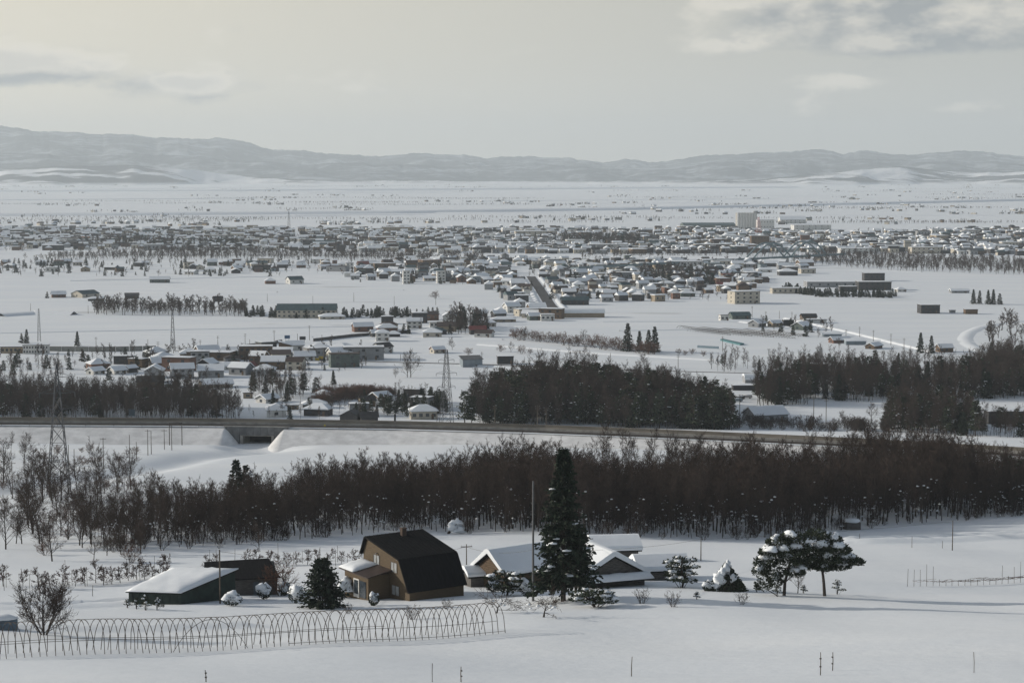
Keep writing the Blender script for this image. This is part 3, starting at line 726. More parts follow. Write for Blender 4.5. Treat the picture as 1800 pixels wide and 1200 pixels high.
def pad_tree(name, label, p, trunk, pads, seed, nsz=.32, dens=430, snow=.8, m=NEEDLE2, tr=.16, cat='tree'):
    """pruned pine: a bent trunk and flattened pads of needles, each carrying its cap of snow"""
    rnd = random.Random(seed); o = thing(name, label, cat, p, 0)
    segs = []; tp = [Vector(q) for q in trunk]
    for i, (a, b) in enumerate(zip(tp[:-1], tp[1:])):
        k = i/max(1, len(tp)-1); segs.append((tuple(a), tuple(b), tr*(1-.6*k), tr*(1-.6*(i+1)/max(1, len(tp)-1))))
    P = []; D = []; S = []; sn = MB()
    for (x, y, z, rx, ry, rz) in pads:
        if name == 'pine_tree': rz *= 1.5; x += rnd.gauss(0, .15); z += rnd.gauss(0, .2)
        c = Vector((x, y, z)); near = min(tp, key=lambda q: (q-c).length+(2 if q.z > z else 0)); segs.append((tuple(near), (x, y, z-rz*.2), tr*.4, tr*.15))
        for _ in range(int(dens*rx*ry)+20):
            a = rnd.uniform(0, 6.283); q = rnd.random()**.5; zz = rnd.uniform(-.8, 1)
            v = Vector((math.cos(a)*q*rx, math.sin(a)*q*ry, zz*rz*(1-q*q*.8)))
            P.append(c+v); D.append(Vector((v.x/rx+rnd.gauss(0, .4), v.y/ry+rnd.gauss(0, .4), rnd.uniform(-.2, .9)))); S.append(nsz*rnd.uniform(.6, 1.4))
        if snow and rnd.random() < snow:
            f = rnd.uniform(.55, .9); f2 = f*.72
            for q in range(3): sn.blob((x+rnd.gauss(0, .32)*rx, y-.1*ry+rnd.gauss(0, .2)*ry, z+rz*rnd.uniform(.35, .7)), (rx*f2*rnd.uniform(.6, 1.1), ry*f2*rnd.uniform(.6, 1), rz*.5+.07), rnd.randint(0, 9999), .32, True, 2)
    link('trunk', seg_mesh('trunk', segs, BARK, 6), o); link('crown', tri_mesh('crown', P, D, S, .22, m), o)
    if sn.v: sn.build('snow', SNOW, o, True)
    return o
def rpads(seed, n, cx, cy, z0, z1, R, rr, flat=.45, cone=False):
    rnd = random.Random(seed); out = []
    for i in range(n):
        t = (i+.5)/n; z = z0+(z1-z0)*t; a = i*2.4+rnd.uniform(-.5, .5); q = R*(1-t*.9 if cone else math.sin(PI*(.12+.76*t)))*rnd.uniform(.55, 1)
        r = rr*rnd.uniform(.75, 1.25)*(1-.45*t if cone else 1); out.append((cx+math.cos(a)*q, cy+math.sin(a)*q, z, r, r*.9, r*flat))
    return out
K = gp(1450, 1046).y/F
pad_tree('pine_tree', 'right of the two garden pines, on a bare leaning trunk', gp(1450, 1047), [(0, 0, -.5), (-.15, 0, 1.6), (-.35, 0, 3.2), (-.5, 0, 5.2), (-.55, 0, 6.9)],
         [(-1.0, 0, 7.3, 1.3, 1.3, .55), (.6, .3, 6.7, 1.4, 1.2, .6), (-1.6, -.4, 5.6, 1.3, 1.2, .6), (1.3, -.3, 5.4, 1.5, 1.4, .6), (-.1, -.7, 6.0, 1.4, 1.2, .6), (2.5, 0, 4.5, 1.5, 1.3, .55), (.3, -.5, 4.8, 1.5, 1.3, .6), (-1.7, .3, 4.3, 1.5, 1.3, .6), (1.5, .3, 3.7, 1.5, 1.3, .5), (3.5, -.2, 3.9, 1.1, 1.1, .4), (0, .3, 3.5, 1.3, 1.3, .5), (-2.3, 0, 3.5, 1.0, 1, .45)], 401, tr=.22, snow=.85)
pad_tree('pine_tree', 'left of the two garden pines, with foliage hanging low', gp(1378, 1046), [(0, 0, -.5), (.1, 0, 1.6), (.5, 0, 3.2), (.9, 0, 5.0), (.8, 0, 6.6)],
         [(.9, 0, 6.9, 1.5, 1.3, .6), (-.5, .2, 6.1, 1.5, 1.3, .65), (1.9, 0, 5.7, 1.5, 1.3, .6), (-1.6, -.2, 5.0, 1.4, 1.3, .6), (.4, -.7, 5.2, 1.6, 1.3, .6), (2.4, .2, 4.3, 1.4, 1.2, .6), (-2.3, .1, 3.8, 1.3, 1.2, .7), (.5, -.3, 3.9, 1.5, 1.3, .6), (-2.7, 0, 2.6, 1.0, 1.0, .8), (-1.2, -.3, 2.6, 1.2, 1.1, .8), (1.2, 0, 2.9, 1.2, 1.1, .5), (-2.3, -.1, 1.5, 1.0, .9, .7), (-.9, 0, 1.5, .9, .9, .6)], 402, tr=.22, snow=.8)
pad_tree('cloud_pruned_pine', 'cloud-pruned snowy pine right of the shed wing', gp(1198, 1032), [(0, 0, -.5), (.3, 0, 1.2), (-.1, 0, 2.4), (.1, 0, 3.5)], rpads(5, 15, 0, 0, .7, 3.6, 2.0, .85, .35), 403, dens=200, snow=.95, cat='tree')
pad_tree('cloud_pruned_pine', 'cloud-pruned snowy pine in front of the log barn', gp(890, 1046), [(0, 0, -.5), (.3, 0, 1.0), (-.2, 0, 2.0), (0, 0, 2.8)], rpads(6, 15, 0, 0, .5, 2.7, 2.5, .75, .35), 404, dens=180, snow=.9)
pad_tree('spreading_pine', 'low spreading pine loaded with snow below the tallest spruce', gp(1048, 1066), [(0, 0, -.3), (-.6, 0, .8), (.8, 0, 1.1), (1.8, 0, 1.0)], rpads(7, 16, -.2, 0, .5, 1.7, 2.6, .8, .35), 405, dens=150, snow=.75)
# tent-wrapped shrub under snow
def wrapped():
    o = thing('wrapped_shrub', 'cone-shaped shrub wrapped for winter with snow on its sides', 'shrub', gp(1277, 1037))
    rnd = random.Random(4); h = hpx(1277, 1037, 52); P = []; D = []; S = []
    for _ in range(2600):
        t = rnd.random()**1.5; a = rnd.uniform(0, 6.28); q = 2.55*(1-t)*rnd.uniform(.8, 1); P.append(Vector((math.cos(a)*q, math.sin(a)*q, h*t*.97))); D.append(Vector((math.cos(a), math.sin(a), rnd.gauss(-.5, .5)))); S.append(.3*rnd.uniform(.6, 1.3))
    link('crown', tri_mesh('crown', P, D, S, .3, NEEDLE2), o)
    MB().tube([(0, 0, -.3), (0, 0, h*.95)], 2.2, .08, 9).build('core', BARK, o)
    s = MB()
    for x, y, z, r, k in ((-.75, -1.0, 1.5, .95, .85), (-.35, -.7, 2.45, .75, .8), (.05, -.2, h-.35, .5, .5), (.75, -.9, 1.75, .5, .45), (-1.4, -.9, .75, .7, .4)): s.blob((x, y+.25, z-.1), (r, .75, k), int(x*100), .42, False, 3)
    s.build('snow', SNOW, o, True)
wrapped()
def ball_shrub(label, px, py, w, h, seed, capr=1.0):
    k = gp(px, py).y/F; r = w*k/2; hh = h*k
    o = thing('pruned_shrub', label, 'shrub', gp(px, py)); rnd = random.Random(seed); P = []; D = []; S = []
    for _ in range(500):
        v = Vector((rnd.gauss(0, 1), rnd.gauss(0, 1), rnd.gauss(0, 1))).normalized()*rnd.uniform(.7, 1); P.append(Vector((v.x*r, v.y*r, hh*.5+v.z*hh*.42))); D.append(v); S.append(.2)
    link('crown', tri_mesh('crown', P, D, S, .35, NEEDLE), o)
    MB().tube([(0, 0, -.3), (0, 0, hh*.5)], .08, .05, 5).build('trunk', BARK, o)
    MB().blob((0, 0, hh*.60), (r*.95*capr, r*.95*capr, hh*.40), seed, .3, True, 3).blob((r*.35, -r*.4, hh*.42), (r*.6, r*.5, hh*.22), seed+3, .3, True, 2).build('snow', SNOW, o, True)
for l, x, y, w, h, sd in [('mushroom-shaped snow-capped shrub right of the black-roofed shed', 464, 1053, 24, 30, 1), ('round snow-capped shrub at the brown house door', 657, 1064, 17, 24, 2), ('small snowy shrub left of the garden conifer', 520, 1060, 26, 34, 3),
        ('snow heap shrub in front of the green shed pole', 408, 1064, 34, 24, 4), ('larger snowy shrub behind the garden conifer', 606, 1050, 32, 36, 5), ('snowy round shrub at the foot of the log barn', 868, 1040, 26, 22, 6), ('low snowy shrub beside the grey steel pole', 925, 1046, 24, 26, 7), ('snow-covered shrub left of the wrapped cone', 1245, 1038, 20, 18, 8), ('snow-covered shrub behind the mushroom shrub', 500, 1046, 20, 26, 9)]:
    ball_shrub(l, x, y, w, h, sd)
for i, (x, y, h, l) in enumerate([(224, 1068, 15, 'leftmost tiny topiary conifer before the green shed'), (240, 1070, 20, 'second tiny topiary conifer before the green shed'), (256, 1072, 27, 'tallest tiny topiary conifer before the green shed'), (276, 1072, 22, 'rightmost tiny topiary conifer before the green shed'), (1225, 1053, 13, 'tiny topiary conifer alone on the snow'), (1472, 1044, 26, 'small topiary conifer right of the garden pines'), (1366, 1048, 24, 'small topiary conifer left of the leaning pine trunk'), (1412, 1042, 14, 'tiny topiary between the two garden pines'), (1330, 1040, 15, 'tiny topiary right of the wrapped cone')]):
    k = gp(x, y).y/F; hh = h*k
    pad_tree('topiary_conifer', l, gp(x, y), [(0, 0, -.2), (0, 0, hh)], rpads(i+20, 7, 0, 0, .25*hh, hh, hh*.36, hh*.22, .4, True), 420+i, nsz=.14, dens=900, snow=.7, tr=.05)
def vase(label, px, py, hp, kind=None, v=0, name='bare_shrub', cat='shrub', h0=2.3):
    k = gp(px, py).y/F; s = hp*k/h0
    return place(kind or VASE, v, gp(px, py), px, s, label, None, name, cat, ('stem', 'twigs'))
for i, (x, y, h, l) in enumerate([(725, 1088, 34, 'vase-shaped bare shrub inside the hoop frame'), (785, 1070, 26, 'bare shrub before the dark side of the brown house'), (1128, 1060, 36, 'left of two bare shrubs before the grey barn'), (1183, 1066, 34, 'right of two bare shrubs before the grey barn'), (1304, 1062, 30, 'bare spreading shrub before the wrapped cone'), (612, 1078, 24, 'thin reddish shrub left of the house door')]): vase(l, x, y, h, None, i % 4)
vase('bare tree between the trunks of the two garden pines', 1402, 1042, 52, OPEN, 2, 'bare_tree', 'tree', 9)
t, c = bare_tree(349, 4.6, .10, .12, 2.6, 12, 7, 6, .7, .1, 5, .018)
o = thing('bare_tree', 'big fan-shaped bare bush with a short trunk in the left foreground', 'tree', gp(78, 1115)); link('trunk', seg_mesh('trunk', t, BARK, 5), o); link('crown', seg_mesh('crown', c, TWIG), o)
vase('bare bush against the wall of the black-roofed shed', 492, 1046, 56, BUSH, 0, h0=2.9)
for i, (x, y, w, l) in enumerate([(955, 1084, 1.0, 'flat-topped old apple tree in front of the tallest spruce'), (872, 1077, .95, 'flat-topped old apple tree right of the hoop frame')]):
    t, c = bare_tree(330+i, 1.15, .17, .6, 2.6, 9, 6, 4, -.25, .1, 1, .02)
    o = thing('apple_tree', l, 'tree', gp(x, y), i); o.scale = (w,)*3
    link('trunk', seg_mesh('trunk', t, BARK, 6), o); link('crown', seg_mesh('crown', c, TWIG), o); snow_child(o, i, 7, .95, 1.3, 1.6, .16)
# dwarf orchard rows
dw = [(6, 1030), (40, 1030), (68, 1036), (88, 1034), (108, 1027), (132, 1030), (150, 1030), (168, 1024), (182, 1028), (196, 1026), (212, 1024), (226, 1020), (240, 1018), (254, 1018), (268, 1016), (282, 1014), (296, 1012),
      (362, 998), (378, 996), (432, 992), (450, 990), (476, 996), (490, 994), (505, 994), (520, 993), (540, 992), (560, 992), (580, 991), (600, 990), (618, 992), (636, 990)]
rnd = random.Random(2)
for i, (x, y) in enumerate(dw):
    n = 'orchard row behind the left bush' if x < 300 else 'reddish row behind the black-roofed shed'
    place(DWARF, i % 5, gp(x, y), rnd.uniform(0, 6), rnd.uniform(.85, 1.15)*(1.05 if x < 300 else .8), '%s dwarf fruit tree from the left in the %s' % (ordn(i if x < 300 else i-17), n), 'dwarf fruit trees in the orchard', 'dwarf_fruit_tree')
for i in range(26):
    x = rnd.uniform(0, 300) if i < 16 else rnd.uniform(340, 630); y = 1036-x*.075+rnd.uniform(-8, 6) if x < 300 else 992+rnd.uniform(-6, 6)
    h = rnd.uniform(1.7, 2.8); o = thing('orchard_stake', 'thin bare stake among the dwarf orchard trees', 'stake', gp(x, y), 0, 'stakes in the orchard'); MB().tube([(0, 0, -.3), (rnd.uniform(-.1, .1), 0, h)], .03, .025, 4).build('shaft', DSTEEL, o)
# ------------------------------------------------------------------ highway on its embankment
RZ = 14.2
HW = [gz(x, y, RZ) for x, y in ((-420, 741), (0, 743), (350, 745), (700, 750), (950, 757), (1200, 767), (1500, 781), (1800, 798), (2250, 828))]
def hw_at(s):            # point on the centreline by parameter 0..n-1
    i = min(int(s), len(HW)-2); return HW[i].lerp(HW[i+1], s-i)
def sweep(name, prof, m, n=90, parent=None, smooth=False, ground=False, s0=0.0, s1=None):
    """profile of (offset across, height) swept along the road; offsets positive away from the camera"""
    s1 = len(HW)-1 if s1 is None else s1
    V = []; k = len(prof)
    for i in range(n+1):
        s = s0+(s1-s0)*i/n; p = hw_at(s); q = hw_at(min(s+.02, len(HW)-1)); r = hw_at(max(s-.02, 0)); d = (q-r).normalized(); nn = Vector((-d.y, d.x, 0))
        for a, z in prof: V.append(p+nn*a+Vector((0, 0, z)))
    fs = [(i*k+j, (i+1)*k+j, (i+1)*k+j+1, i*k+j+1) for i in range(n) for j in range(k-1)]
    b = MB().add(V, fs); return b.build(name, m, parent, smooth)
EMB = mat('embankment_snow', (0.70, 0.71, 0.72), 0.8, 0.14, 0.25, 0.8, 0.7, stretch=(1, 1, 2.5))
EP = [(26, -14), (9, -.6), (6.5, .02), (-6.5, .02), (-8, -.5), (-9.5, -1.2), (-20, -7.5), (-24, -9.5)]
def s_of(px):          # sweep parameter of a pixel column
    xs = [900+F*p.x/p.y for p in HW]; return float(np.interp(px, xs, range(len(xs))))
GA, GB = s_of(402), s_of(507)
struct(sweep('embankment', EP, EMB, 60, None, True, False, 0, GA))
struct(sweep('embankment', EP, EMB, 130, None, True, False, GB))
struct(sweep('embankment', [(26, -14), (9, -.6), (6.5, .02), (-6.9, .02)], EMB, 10, None, True, False, GA, GB))
for sgn, s_ in ((-1, GA), (1, GB)):      # rounded snow cones where the embankment is cut
    p = hw_at(s_); q = (hw_at(s_+.05)-hw_at(s_-.05)).normalized(); nn = Vector((-q.y, q.x, 0)); V = []; pr = EP[3:]; nt = 12
    for i in range(nt+1):
        t = PI/2*i/nt
        for e, z in pr:
            rr_ = -e-6.5; V.append(p+nn*(-6.5-rr_*math.cos(t))-q*sgn*(rr_*math.sin(t)*.5-.3)+Vector((0, 0, z+.02)))
    k = len(pr); struct(MB().add(V, [(i*k+j, i*k+j+1, (i+1)*k+j+1, (i+1)*k+j) for i in range(nt) for j in range(k-1)]).build('embankment_end', EMB, None, True))
struct(sweep('road', [(5.6, .06), (-5.6, .06)], ASPH))
struct(sweep('road_shoulder_snow', [(-5.4, .10), (-5.9, .55), (-6.6, .45), (-7.2, .02)], SNOW, 160, None, True))
rail = tag(sweep('guardrail', [(-6.9, .35), (-6.95, .35), (-6.95, .85), (-6.9, .85)], DSTEEL, 90), 'dark low guardrail along the near side of the highway', 'guardrail')
bar = tag(sweep('road_barrier', [(6.0, 0), (6.0, 1.15), (6.3, 1.15), (6.3, -.4)], mat('tan_barrier', (.25, .225, .19), .9, .35, .08, stretch=(1, 1, 8)), 90), 'long tan concrete barrier along the far side of the highway', 'barrier')
bar = tag(sweep('median_barrier', [(-.2, .05), (-.15, .8), (.15, .8), (.2, .05)], CONC, 90), 'low grey median barrier in the middle of the highway', 'barrier')
for i in range(46):
    p = hw_at(.6+i*.14); o = thing('guardrail_post', 'post of the guardrail on the near side of the highway', 'post', p+Vector((.9, -6.95, 0)), 0, 'guardrail posts'); MB().box(-.06, .06, -.06, .06, -.6, .95).build('shaft', DSTEEL, o)
for i, (x, y, l) in enumerate([(228, 741, 'blue road sign seen from behind on the highway'), (693, 750, 'dark narrow road sign on the highway verge')]):
    p = gz(x, y, RZ)+Vector((0, 4, 0)); o = thing('road_sign', l, 'sign', p, .1)
    MB().tube([(0, 0, -1), (0, 0, 3.2)], .06, .06, 6).build('post', STEEL, o); MB().box(-1.0 if i == 0 else -.3, 1.0 if i == 0 else .3, -.1, -.04, 1.4, 3.6).build('panel', mat('sign_back%d' % i, (.05, .075, .10) if i == 0 else (.02, .022, .025), .6, .1), o)
o = thing('road_marker', 'small yellow marker on the highway edge', 'sign', gz(571, 752, RZ)); MB().box(-.25, .25, -.04, .04, .2, 1.1).build('panel', mat('yellow', (.55, .45, .04), .6, .1), o); MB().tube([(0, 0, -.5), (0, 0, .3)], .04, .04, 5).build('post', STEEL, o)
# underpass
def underpass():
    a, b = hw_at(GA), hw_at(GB); d = b-a; ang = math.atan2(d.y, d.x); L = d.length; c = (a+b)/2
    o = thing('underpass', 'grey concrete underpass bridge carrying the highway over a lane', 'bridge', Vector((c.x, c.y-7.1, RZ)), ang)
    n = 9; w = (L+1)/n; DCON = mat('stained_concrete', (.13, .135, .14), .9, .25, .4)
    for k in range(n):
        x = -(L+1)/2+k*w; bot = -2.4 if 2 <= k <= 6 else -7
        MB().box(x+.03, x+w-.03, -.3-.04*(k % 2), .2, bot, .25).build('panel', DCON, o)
    MB().box(-L/2-1, L/2+1, -.45, .4, .26, .6).build('parapet', CONC, o)
    MB().box(-L/2+2*w-.3, -L/2+2*w+.5, -.25, 9, -8, -2.45).build('abutment', CONC, o); MB().box(L/2-2*w-.5, L/2-2*w+.3, -.25, 9, -8, -2.45).build('abutment', CONC, o)
    MB().box(-L/2+2*w, L/2-2*w, .3, 12.5, -2.7, -2.45).build('soffit', CONC, o)
    MB().box(-L/2+w, L/2-w, 12.6, 12.9, -8, -2.6).build('shade_sheet', mat('painted_shade', (.02, .022, .025), .9, .2), o)  # near-black sheet across the passage, its colour standing in for the shade inside
underpass()
# ---- gantry frame and lane poles on the left
g = gp(309, 782); k = g.y/F
o = thing('gate_frame', 'goal-shaped frame of two poles and a crossbar below the highway', 'frame', g, .05)
for x in (-11*k, 11*k): MB().tube([(x, 0, -1), (x, 0, 40*k)], .14, .12, 6).build('post', DSTEEL, o)
MB().box(-11*k, 11*k, -.1, .1, 38*k, 39.5*k).build('crossbar', DSTEEL, o)
lp = [(22, 876, 66), (121, 842, 62), (131, 838, 50), (182, 824, 56), (228, 811, 48), (240, 806, 30), (260, 800, 46), (266, 798, 42), (302, 791, 48), (289, 790, 36)]
for i, (x, y, n) in enumerate(lp): pole('%s utility pole from the left along the sunken lane below the highway' % ordn(i), x, y, hpx(x, y, n), .12, 1 if i % 3 == 0 else 0, WOODP, 'lane poles below the highway', name='lane_pole')
# ---- lattice pylons
def pylon(label, p, H, w, arms, m=STEEL, top=.12, name='lattice_pylon', cat='pylon', taper=1.0):
    o = thing(name, label, cat, p, .35); nb = 9; hs = [H*(1-(1-i/nb)**1.25) for i in range(nb+1)]
    wd = lambda z: w*(1-z/H)**taper*.5+top
    r = max(.05, H*.0036); br = []
    cs = [(1, 1), (-1, 1), (-1, -1), (1, -1)]
    for cx, cy in cs:
        MB().tube([(cx*wd(z), cy*wd(z), z-(.8 if z == 0 else 0)) for z in hs], r, r*.7, 4).build('leg', m, o)
    for a, b in zip(hs[:-1], hs[1:]):
        for (x0, y0), (x1, y1) in zip(cs, cs[1:]+cs[:1]):
            br.append(((x0*wd(a), y0*wd(a), a), (x1*wd(b), y1*wd(b), b), r*.6, r*.6)); br.append(((x1*wd(a), y1*wd(a), a), (x0*wd(b), y0*wd(b), b), r*.6, r*.6)); br.append(((x0*wd(b), y0*wd(b), b), (x1*wd(b), y1*wd(b), b), r*.5, r*.5))
    link('bracing', seg_mesh('bracing', br, m), o)
    for z, L in arms:
        z *= H
        for s in (-1, 1):
            a = MB(); a.tube([(s*wd(z)*.7, wd(z)*.5, z), (s*L, 0, z+.1)], r*.7, r*.5, 4); a.tube([(s*wd(z)*.7, -wd(z)*.5, z), (s*L, 0, z+.1)], r*.7, r*.5, 4); a.tube([(s*wd(z), 0, z+H*.035), (s*L, 0, z+.15)], r*.6, r*.5, 4)
            q = a.build('crossarm', m, o); MB().tube([(s*L, 0, z+.1), (s*L, 0, z-H*.03)], r*.8, r*.8, 5).build('insulator', m, q)
    return o
DLAT = mat('dark_lattice', (.085, .09, .10), .7, .2)
pylon('tall lattice pylon among the bare trees at the left', gp(104, 872), hpx(104, 872, 236), 4.6, [(.90, 3.2), (.78, 3.8), (.66, 3.4)], DLAT)
k = gp(785, 748).y/F
pylon('lattice pylon with three pairs of arms beside the dark grove', gp(785, 745), hpx(785, 745, 132), 3.6, [(.86, 3.0), (.68, 4.0), (.50, 3.4)], DLAT, .4)
pylon('radio mast rising from the left village', gp(304, 618), hpx(304, 618, 74), 1.9, [], DLAT, .25, 'radio_mast', 'mast', .9)
pylon('thin radio mast left of the left village', gp(69, 600), hpx(69, 600, 58), 1.2, [], DLAT, .25, 'radio_mast', 'mast', .9)
pylon('far radio mast at the town edge', gp(508, 405), hpx(508, 405, 33), 3.0, [(.75, 4)], DLAT, .6, 'radio_mast', 'mast', .9)
# ------------------------------------------------------------------ bare forest belt behind the farm
FRONT = [(-80, 985), (120, 982), (200, 968), (300, 962), (420, 957), (600, 943), (760, 933), (1000, 940), (1200, 946), (1350, 944), (1500, 929), (1650, 917), (1850, 906), (2000, 900)]
FR = [(gp(x, y)) for x, y in FRONT]
def front_D(a):            # distance of the forest edge along the direction x/D = a
    return float(np.interp(a, [p.x/p.y for p in FR], [p.y for p in FR]))
def depth(px):             # depth of the belt
    return float(np.interp(px, [60, 200, 330, 480, 560, 650, 900, 1400, 1700, 1800], [10, 40, 62, 52, 60, 78, 92, 100, 70, 60]))
rnd = random.Random(77); cand = []; tries = 0; grid = {}
while len(cand) < 1800 and tries < 90000:
    tries += 1
    px = rnd.uniform(150, 1840); a = (px-900)/F
    if px < 330 and rnd.random() > (px-100)/330: continue
    D = front_D(a)+depth(px)*rnd.random(); x = a*D
    if 690 < px < 720 and D < front_D(a)+6: continue
    c = (int(x/1.75), int(D/1.75))
    if any((c[0]+i, c[1]+j) in grid and math.hypot(grid[(c[0]+i, c[1]+j)][0]-x, grid[(c[0]+i, c[1]+j)][1]-D) < 1.75 for i in (-1, 0, 1) for j in (-1, 0, 1)): continue
    grid[c] = (x, D); cand.append((D-front_D(a), x, D, px))
cand.sort()
NIND = 215
allpts = []
for i, (e, x, D, px) in enumerate(cand):
    hs = float(np.interp(px, [150, 330, 480, 600, 760, 1500, 1700, 1840], [.58, .66, .58, .70, .82, .90, .92, .88]))*rnd.uniform(.74, 1.12)*(1+.11*math.sin(x*.16+1)+.09*math.sin(x*.37+D*.11))
    if e < 3: hs *= rnd.uniform(.6, 1.0)
    p = (x, D, tz(x, D)-.1)
    if i < NIND:
        side = 'left' if px < 700 else 'middle' if px < 1250 else 'right'
        o = place(FOREST, i % 9, p, rnd.uniform(0, 6.28), hs, 'slender bare tree at the front edge of the forest belt, %s stretch' % side, 'bare trees along the forest edge, %s stretch' % side)
        if rnd.random() < .55:
            snow_child(o, i, rnd.randint(2, 7), 1.0, 8.5, 2.0, .22).update_tag()
    else: allpts.append(p+(rnd.uniform(0, 6.28), hs, rnd.randint(0, 9) if rnd.random() < .55 else rnd.randint(0, 8)))
def with_snow(k, seed, n, zlo, zhi, rad, size):
    r = random.Random(seed); b = MB()
    for _ in range(n):
        a = r.uniform(0, 6.28); q = rad*r.random()**.5; s = size*r.uniform(.5, 1.4); b.blob((q*math.cos(a), q*math.sin(a), r.uniform(zlo, zhi)), (s*1.3, s, s*.75), r.randint(0, 9999), .3, True, 1)
    return (k[0], k[1], b)
scatter('forest_belt', 'dense brown bare forest belt behind the farm', allpts, list(FOREST)+[with_snow(FOREST[3], 1, 8, 2, 8, 2.2, .22)])
ug = []
for i in range(330):
    px = rnd.uniform(190, 1840); a = (px-900)/F; D = front_D(a)+depth(px)*rnd.random(); x = a*D; ug.append((x, D, tz(x, D)-.1, rnd.uniform(0, 6), rnd.uniform(.6, 1.5), rnd.randint(0, 3)))
scatter('undergrowth', 'tangled bare undergrowth inside the forest belt', ug, list(SCRUB)+[with_snow(SCRUB[1], 4, 4, .5, 2.2, 1.0, .25)])
# undergrowth at the forest foot
for i in range(46):
    px = rnd.uniform(170, 1800); a = (px-900)/F; D = front_D(a)+rnd.uniform(-4, 3); x = a*D
    o = place(SCRUB, i % 3, (x, D, tz(x, D)), rnd.uniform(0, 6), rnd.uniform(.4, .9), 'low bare bush in the snow at the foot of the forest belt', 'bushes at the forest foot', 'bare_bush', 'bush', ('stem', 'twigs'))
    if i % 2: snow_child(o, i, 3, .4, 1.6, .8, .22)
# snow-laden fallen tree, dark hut at the forest edge
o = thing('snow_mound', 'lumpy snow-buried stump in front of the forest', 'mound', gp(800, 938), 0, None, .72)
MB().blob((-.3, 0, 1.6), (1.5, 1.0, .9), 2, .5, False, 3).blob((.9, 0, .7), (1.6, 1.1, .9), 5, .5, True, 3).blob((.4, 0, 2.7), (1.1, .7, .6), 8, .55, False, 3).build('snow', SNOW, o, True)
MB().tube([(-1.6, .2, 0), (-.6, .1, 1.5), (1.0, 0, 3.0)], .35, .15, 6).build('stump', BARK, o)
o = thing('hut', 'tiny dark hut with snow cap at the forest edge on the right', 'hut', gp(1497, 930), .2)
MB().prism([(-1.1, -.5), (-1.1, 1.3), (0, 1.7), (1.1, 1.3), (1.1, -.5)], -1.3, 1.3).build('wall', GREYB, o); MB().blob((0, 0, 1.5), (1.7, 1.4, .55), 3, .12, True, 2).build('snow', SNOW, o, True)
# conifers in the belt
for i, (x, y, h, l, kd) in enumerate([(416, 925, 112, 'left spruce of the pair rising above the left forest', SPRUCE), (434, 920, 98, 'right snow-flecked spruce of the pair above the left forest', SPRUCE), (1768, 905, 100, 'dark round-topped pine at the right edge of the forest', PINEW), (1793, 905, 92, 'second dark pine at the right edge of the picture', PINEW)]):
    p = gp(x, y); k = (p.y+15)/F; p = Vector((p.x*(p.y+15)/p.y, p.y+15, 0)); p.z = tz(p.x, p.y); H0 = 11 if kd is SPRUCE else 12
    o = place(kd, i % 3, p, i, h*k/H0, l, None, 'conifer', sz=h*k/H0)
    if i == 1: snow_child(o, 3, 10, 4, 10, 1.2, .5)
# taller bare trees before the highway on the right
for i, x in enumerate((1045, 1062, 1075, 1094, 1110, 1122, 1148, 1160, 1185, 1240, 1330, 1420, 1465)):
    a = (x-900)/F; D = front_D(a)+depth(x)+14; place(FOREST, i % 9, (a*D, D, tz(a*D, D)), i, rnd.uniform(.95, 1.15), '%s of the taller bare trees rising between the belt and highway' % ordn(i).capitalize(), 'taller trees before the highway')
# ---- open trees on the left
ot = [(10, 965, 80, 'bare tree cut by the left edge beside the orchard'), (58, 938, 72, 'fan-shaped bare tree left of the sunken lane'), (92, 986, 76, 'small bare tree nearest the dwarf orchard'), (75, 968, 60, 'bare tree behind the smallest one near the orchard'), (28, 955, 52, 'low bare tree second from the left edge'),
      (75, 882, 92, 'dark bare tree under the pylon, left'), (108, 880, 74, 'bare tree under the pylon, right'), (90, 880, 62, 'thin bare tree beneath the pylon legs'), (172, 887, 116, 'tall bare tree right of the pylon'), (180, 887, 100, 'twin of the tall bare tree right of the pylon'), (160, 885, 60, 'lower bare tree at the foot of the tall twins'),
      (140, 958, 80, 'wide bare tree in the middle of the left slope'), (120, 948, 72, 'bare tree left of the wide one on the slope'), (145, 962, 66, 'slim companion of the wide bare tree on the slope'), (165, 982, 40, 'small vase-shaped tree before the forest'), (188, 976, 44, 'second small vase-shaped tree before the forest'), (213, 974, 50, 'third small vase-shaped tree before the forest'), (247, 972, 58, 'fourth small tree, at the forest corner'), (200, 905, 110, 'tall bare tree at the left end of the forest'), (213, 900, 95, 'second tall bare tree at the left end of the forest'), (5, 850, 70, 'bare tree at the left edge by the lane'), (42, 815, 50, 'bare tree on the embankment foot at far left'), (20, 800, 40, 'thin tree below the highway at far left'), (278, 905, 90, 'tall thin tree in front of the snowy field'), (60, 862, 66, 'bare tree between lane pole and pylon'), (455, 968, 44, 'short forked tree standing out before the forest')]
for i, (x, y, h, l) in enumerate(ot):
    p = gp(x, y); s = h*p.y/F
    if i in (8, 9, 18, 19, 23, 22): place(FOREST, i % 9, p, i, s/13.2, l, None)
    else: place(OPEN, i % 6, p, i*1.3, s/9.2, l, None)
for i in range(26):
    x = rnd.uniform(-10, 235); y = rnd.uniform(850, 960); p = gp(x, y)
    place(OPEN, i % 6, p, i*2.1, rnd.uniform(.55, .95), 'bare tree scattered over the left slope beside the lane', 'bare trees scattered on the left slope')
for i in range(34):
    x = rnd.uniform(0, 240); y = rnd.uniform(840, 990) if i < 22 else rnd.uniform(790, 830); 
    o = place(BUSH, i % 4, gp(x, y), i, rnd.uniform(.4, .85), 'low bare bush scattered on the left slope', 'bushes on the left slope', 'bare_bush', 'bush', ('stem', 'twigs'))
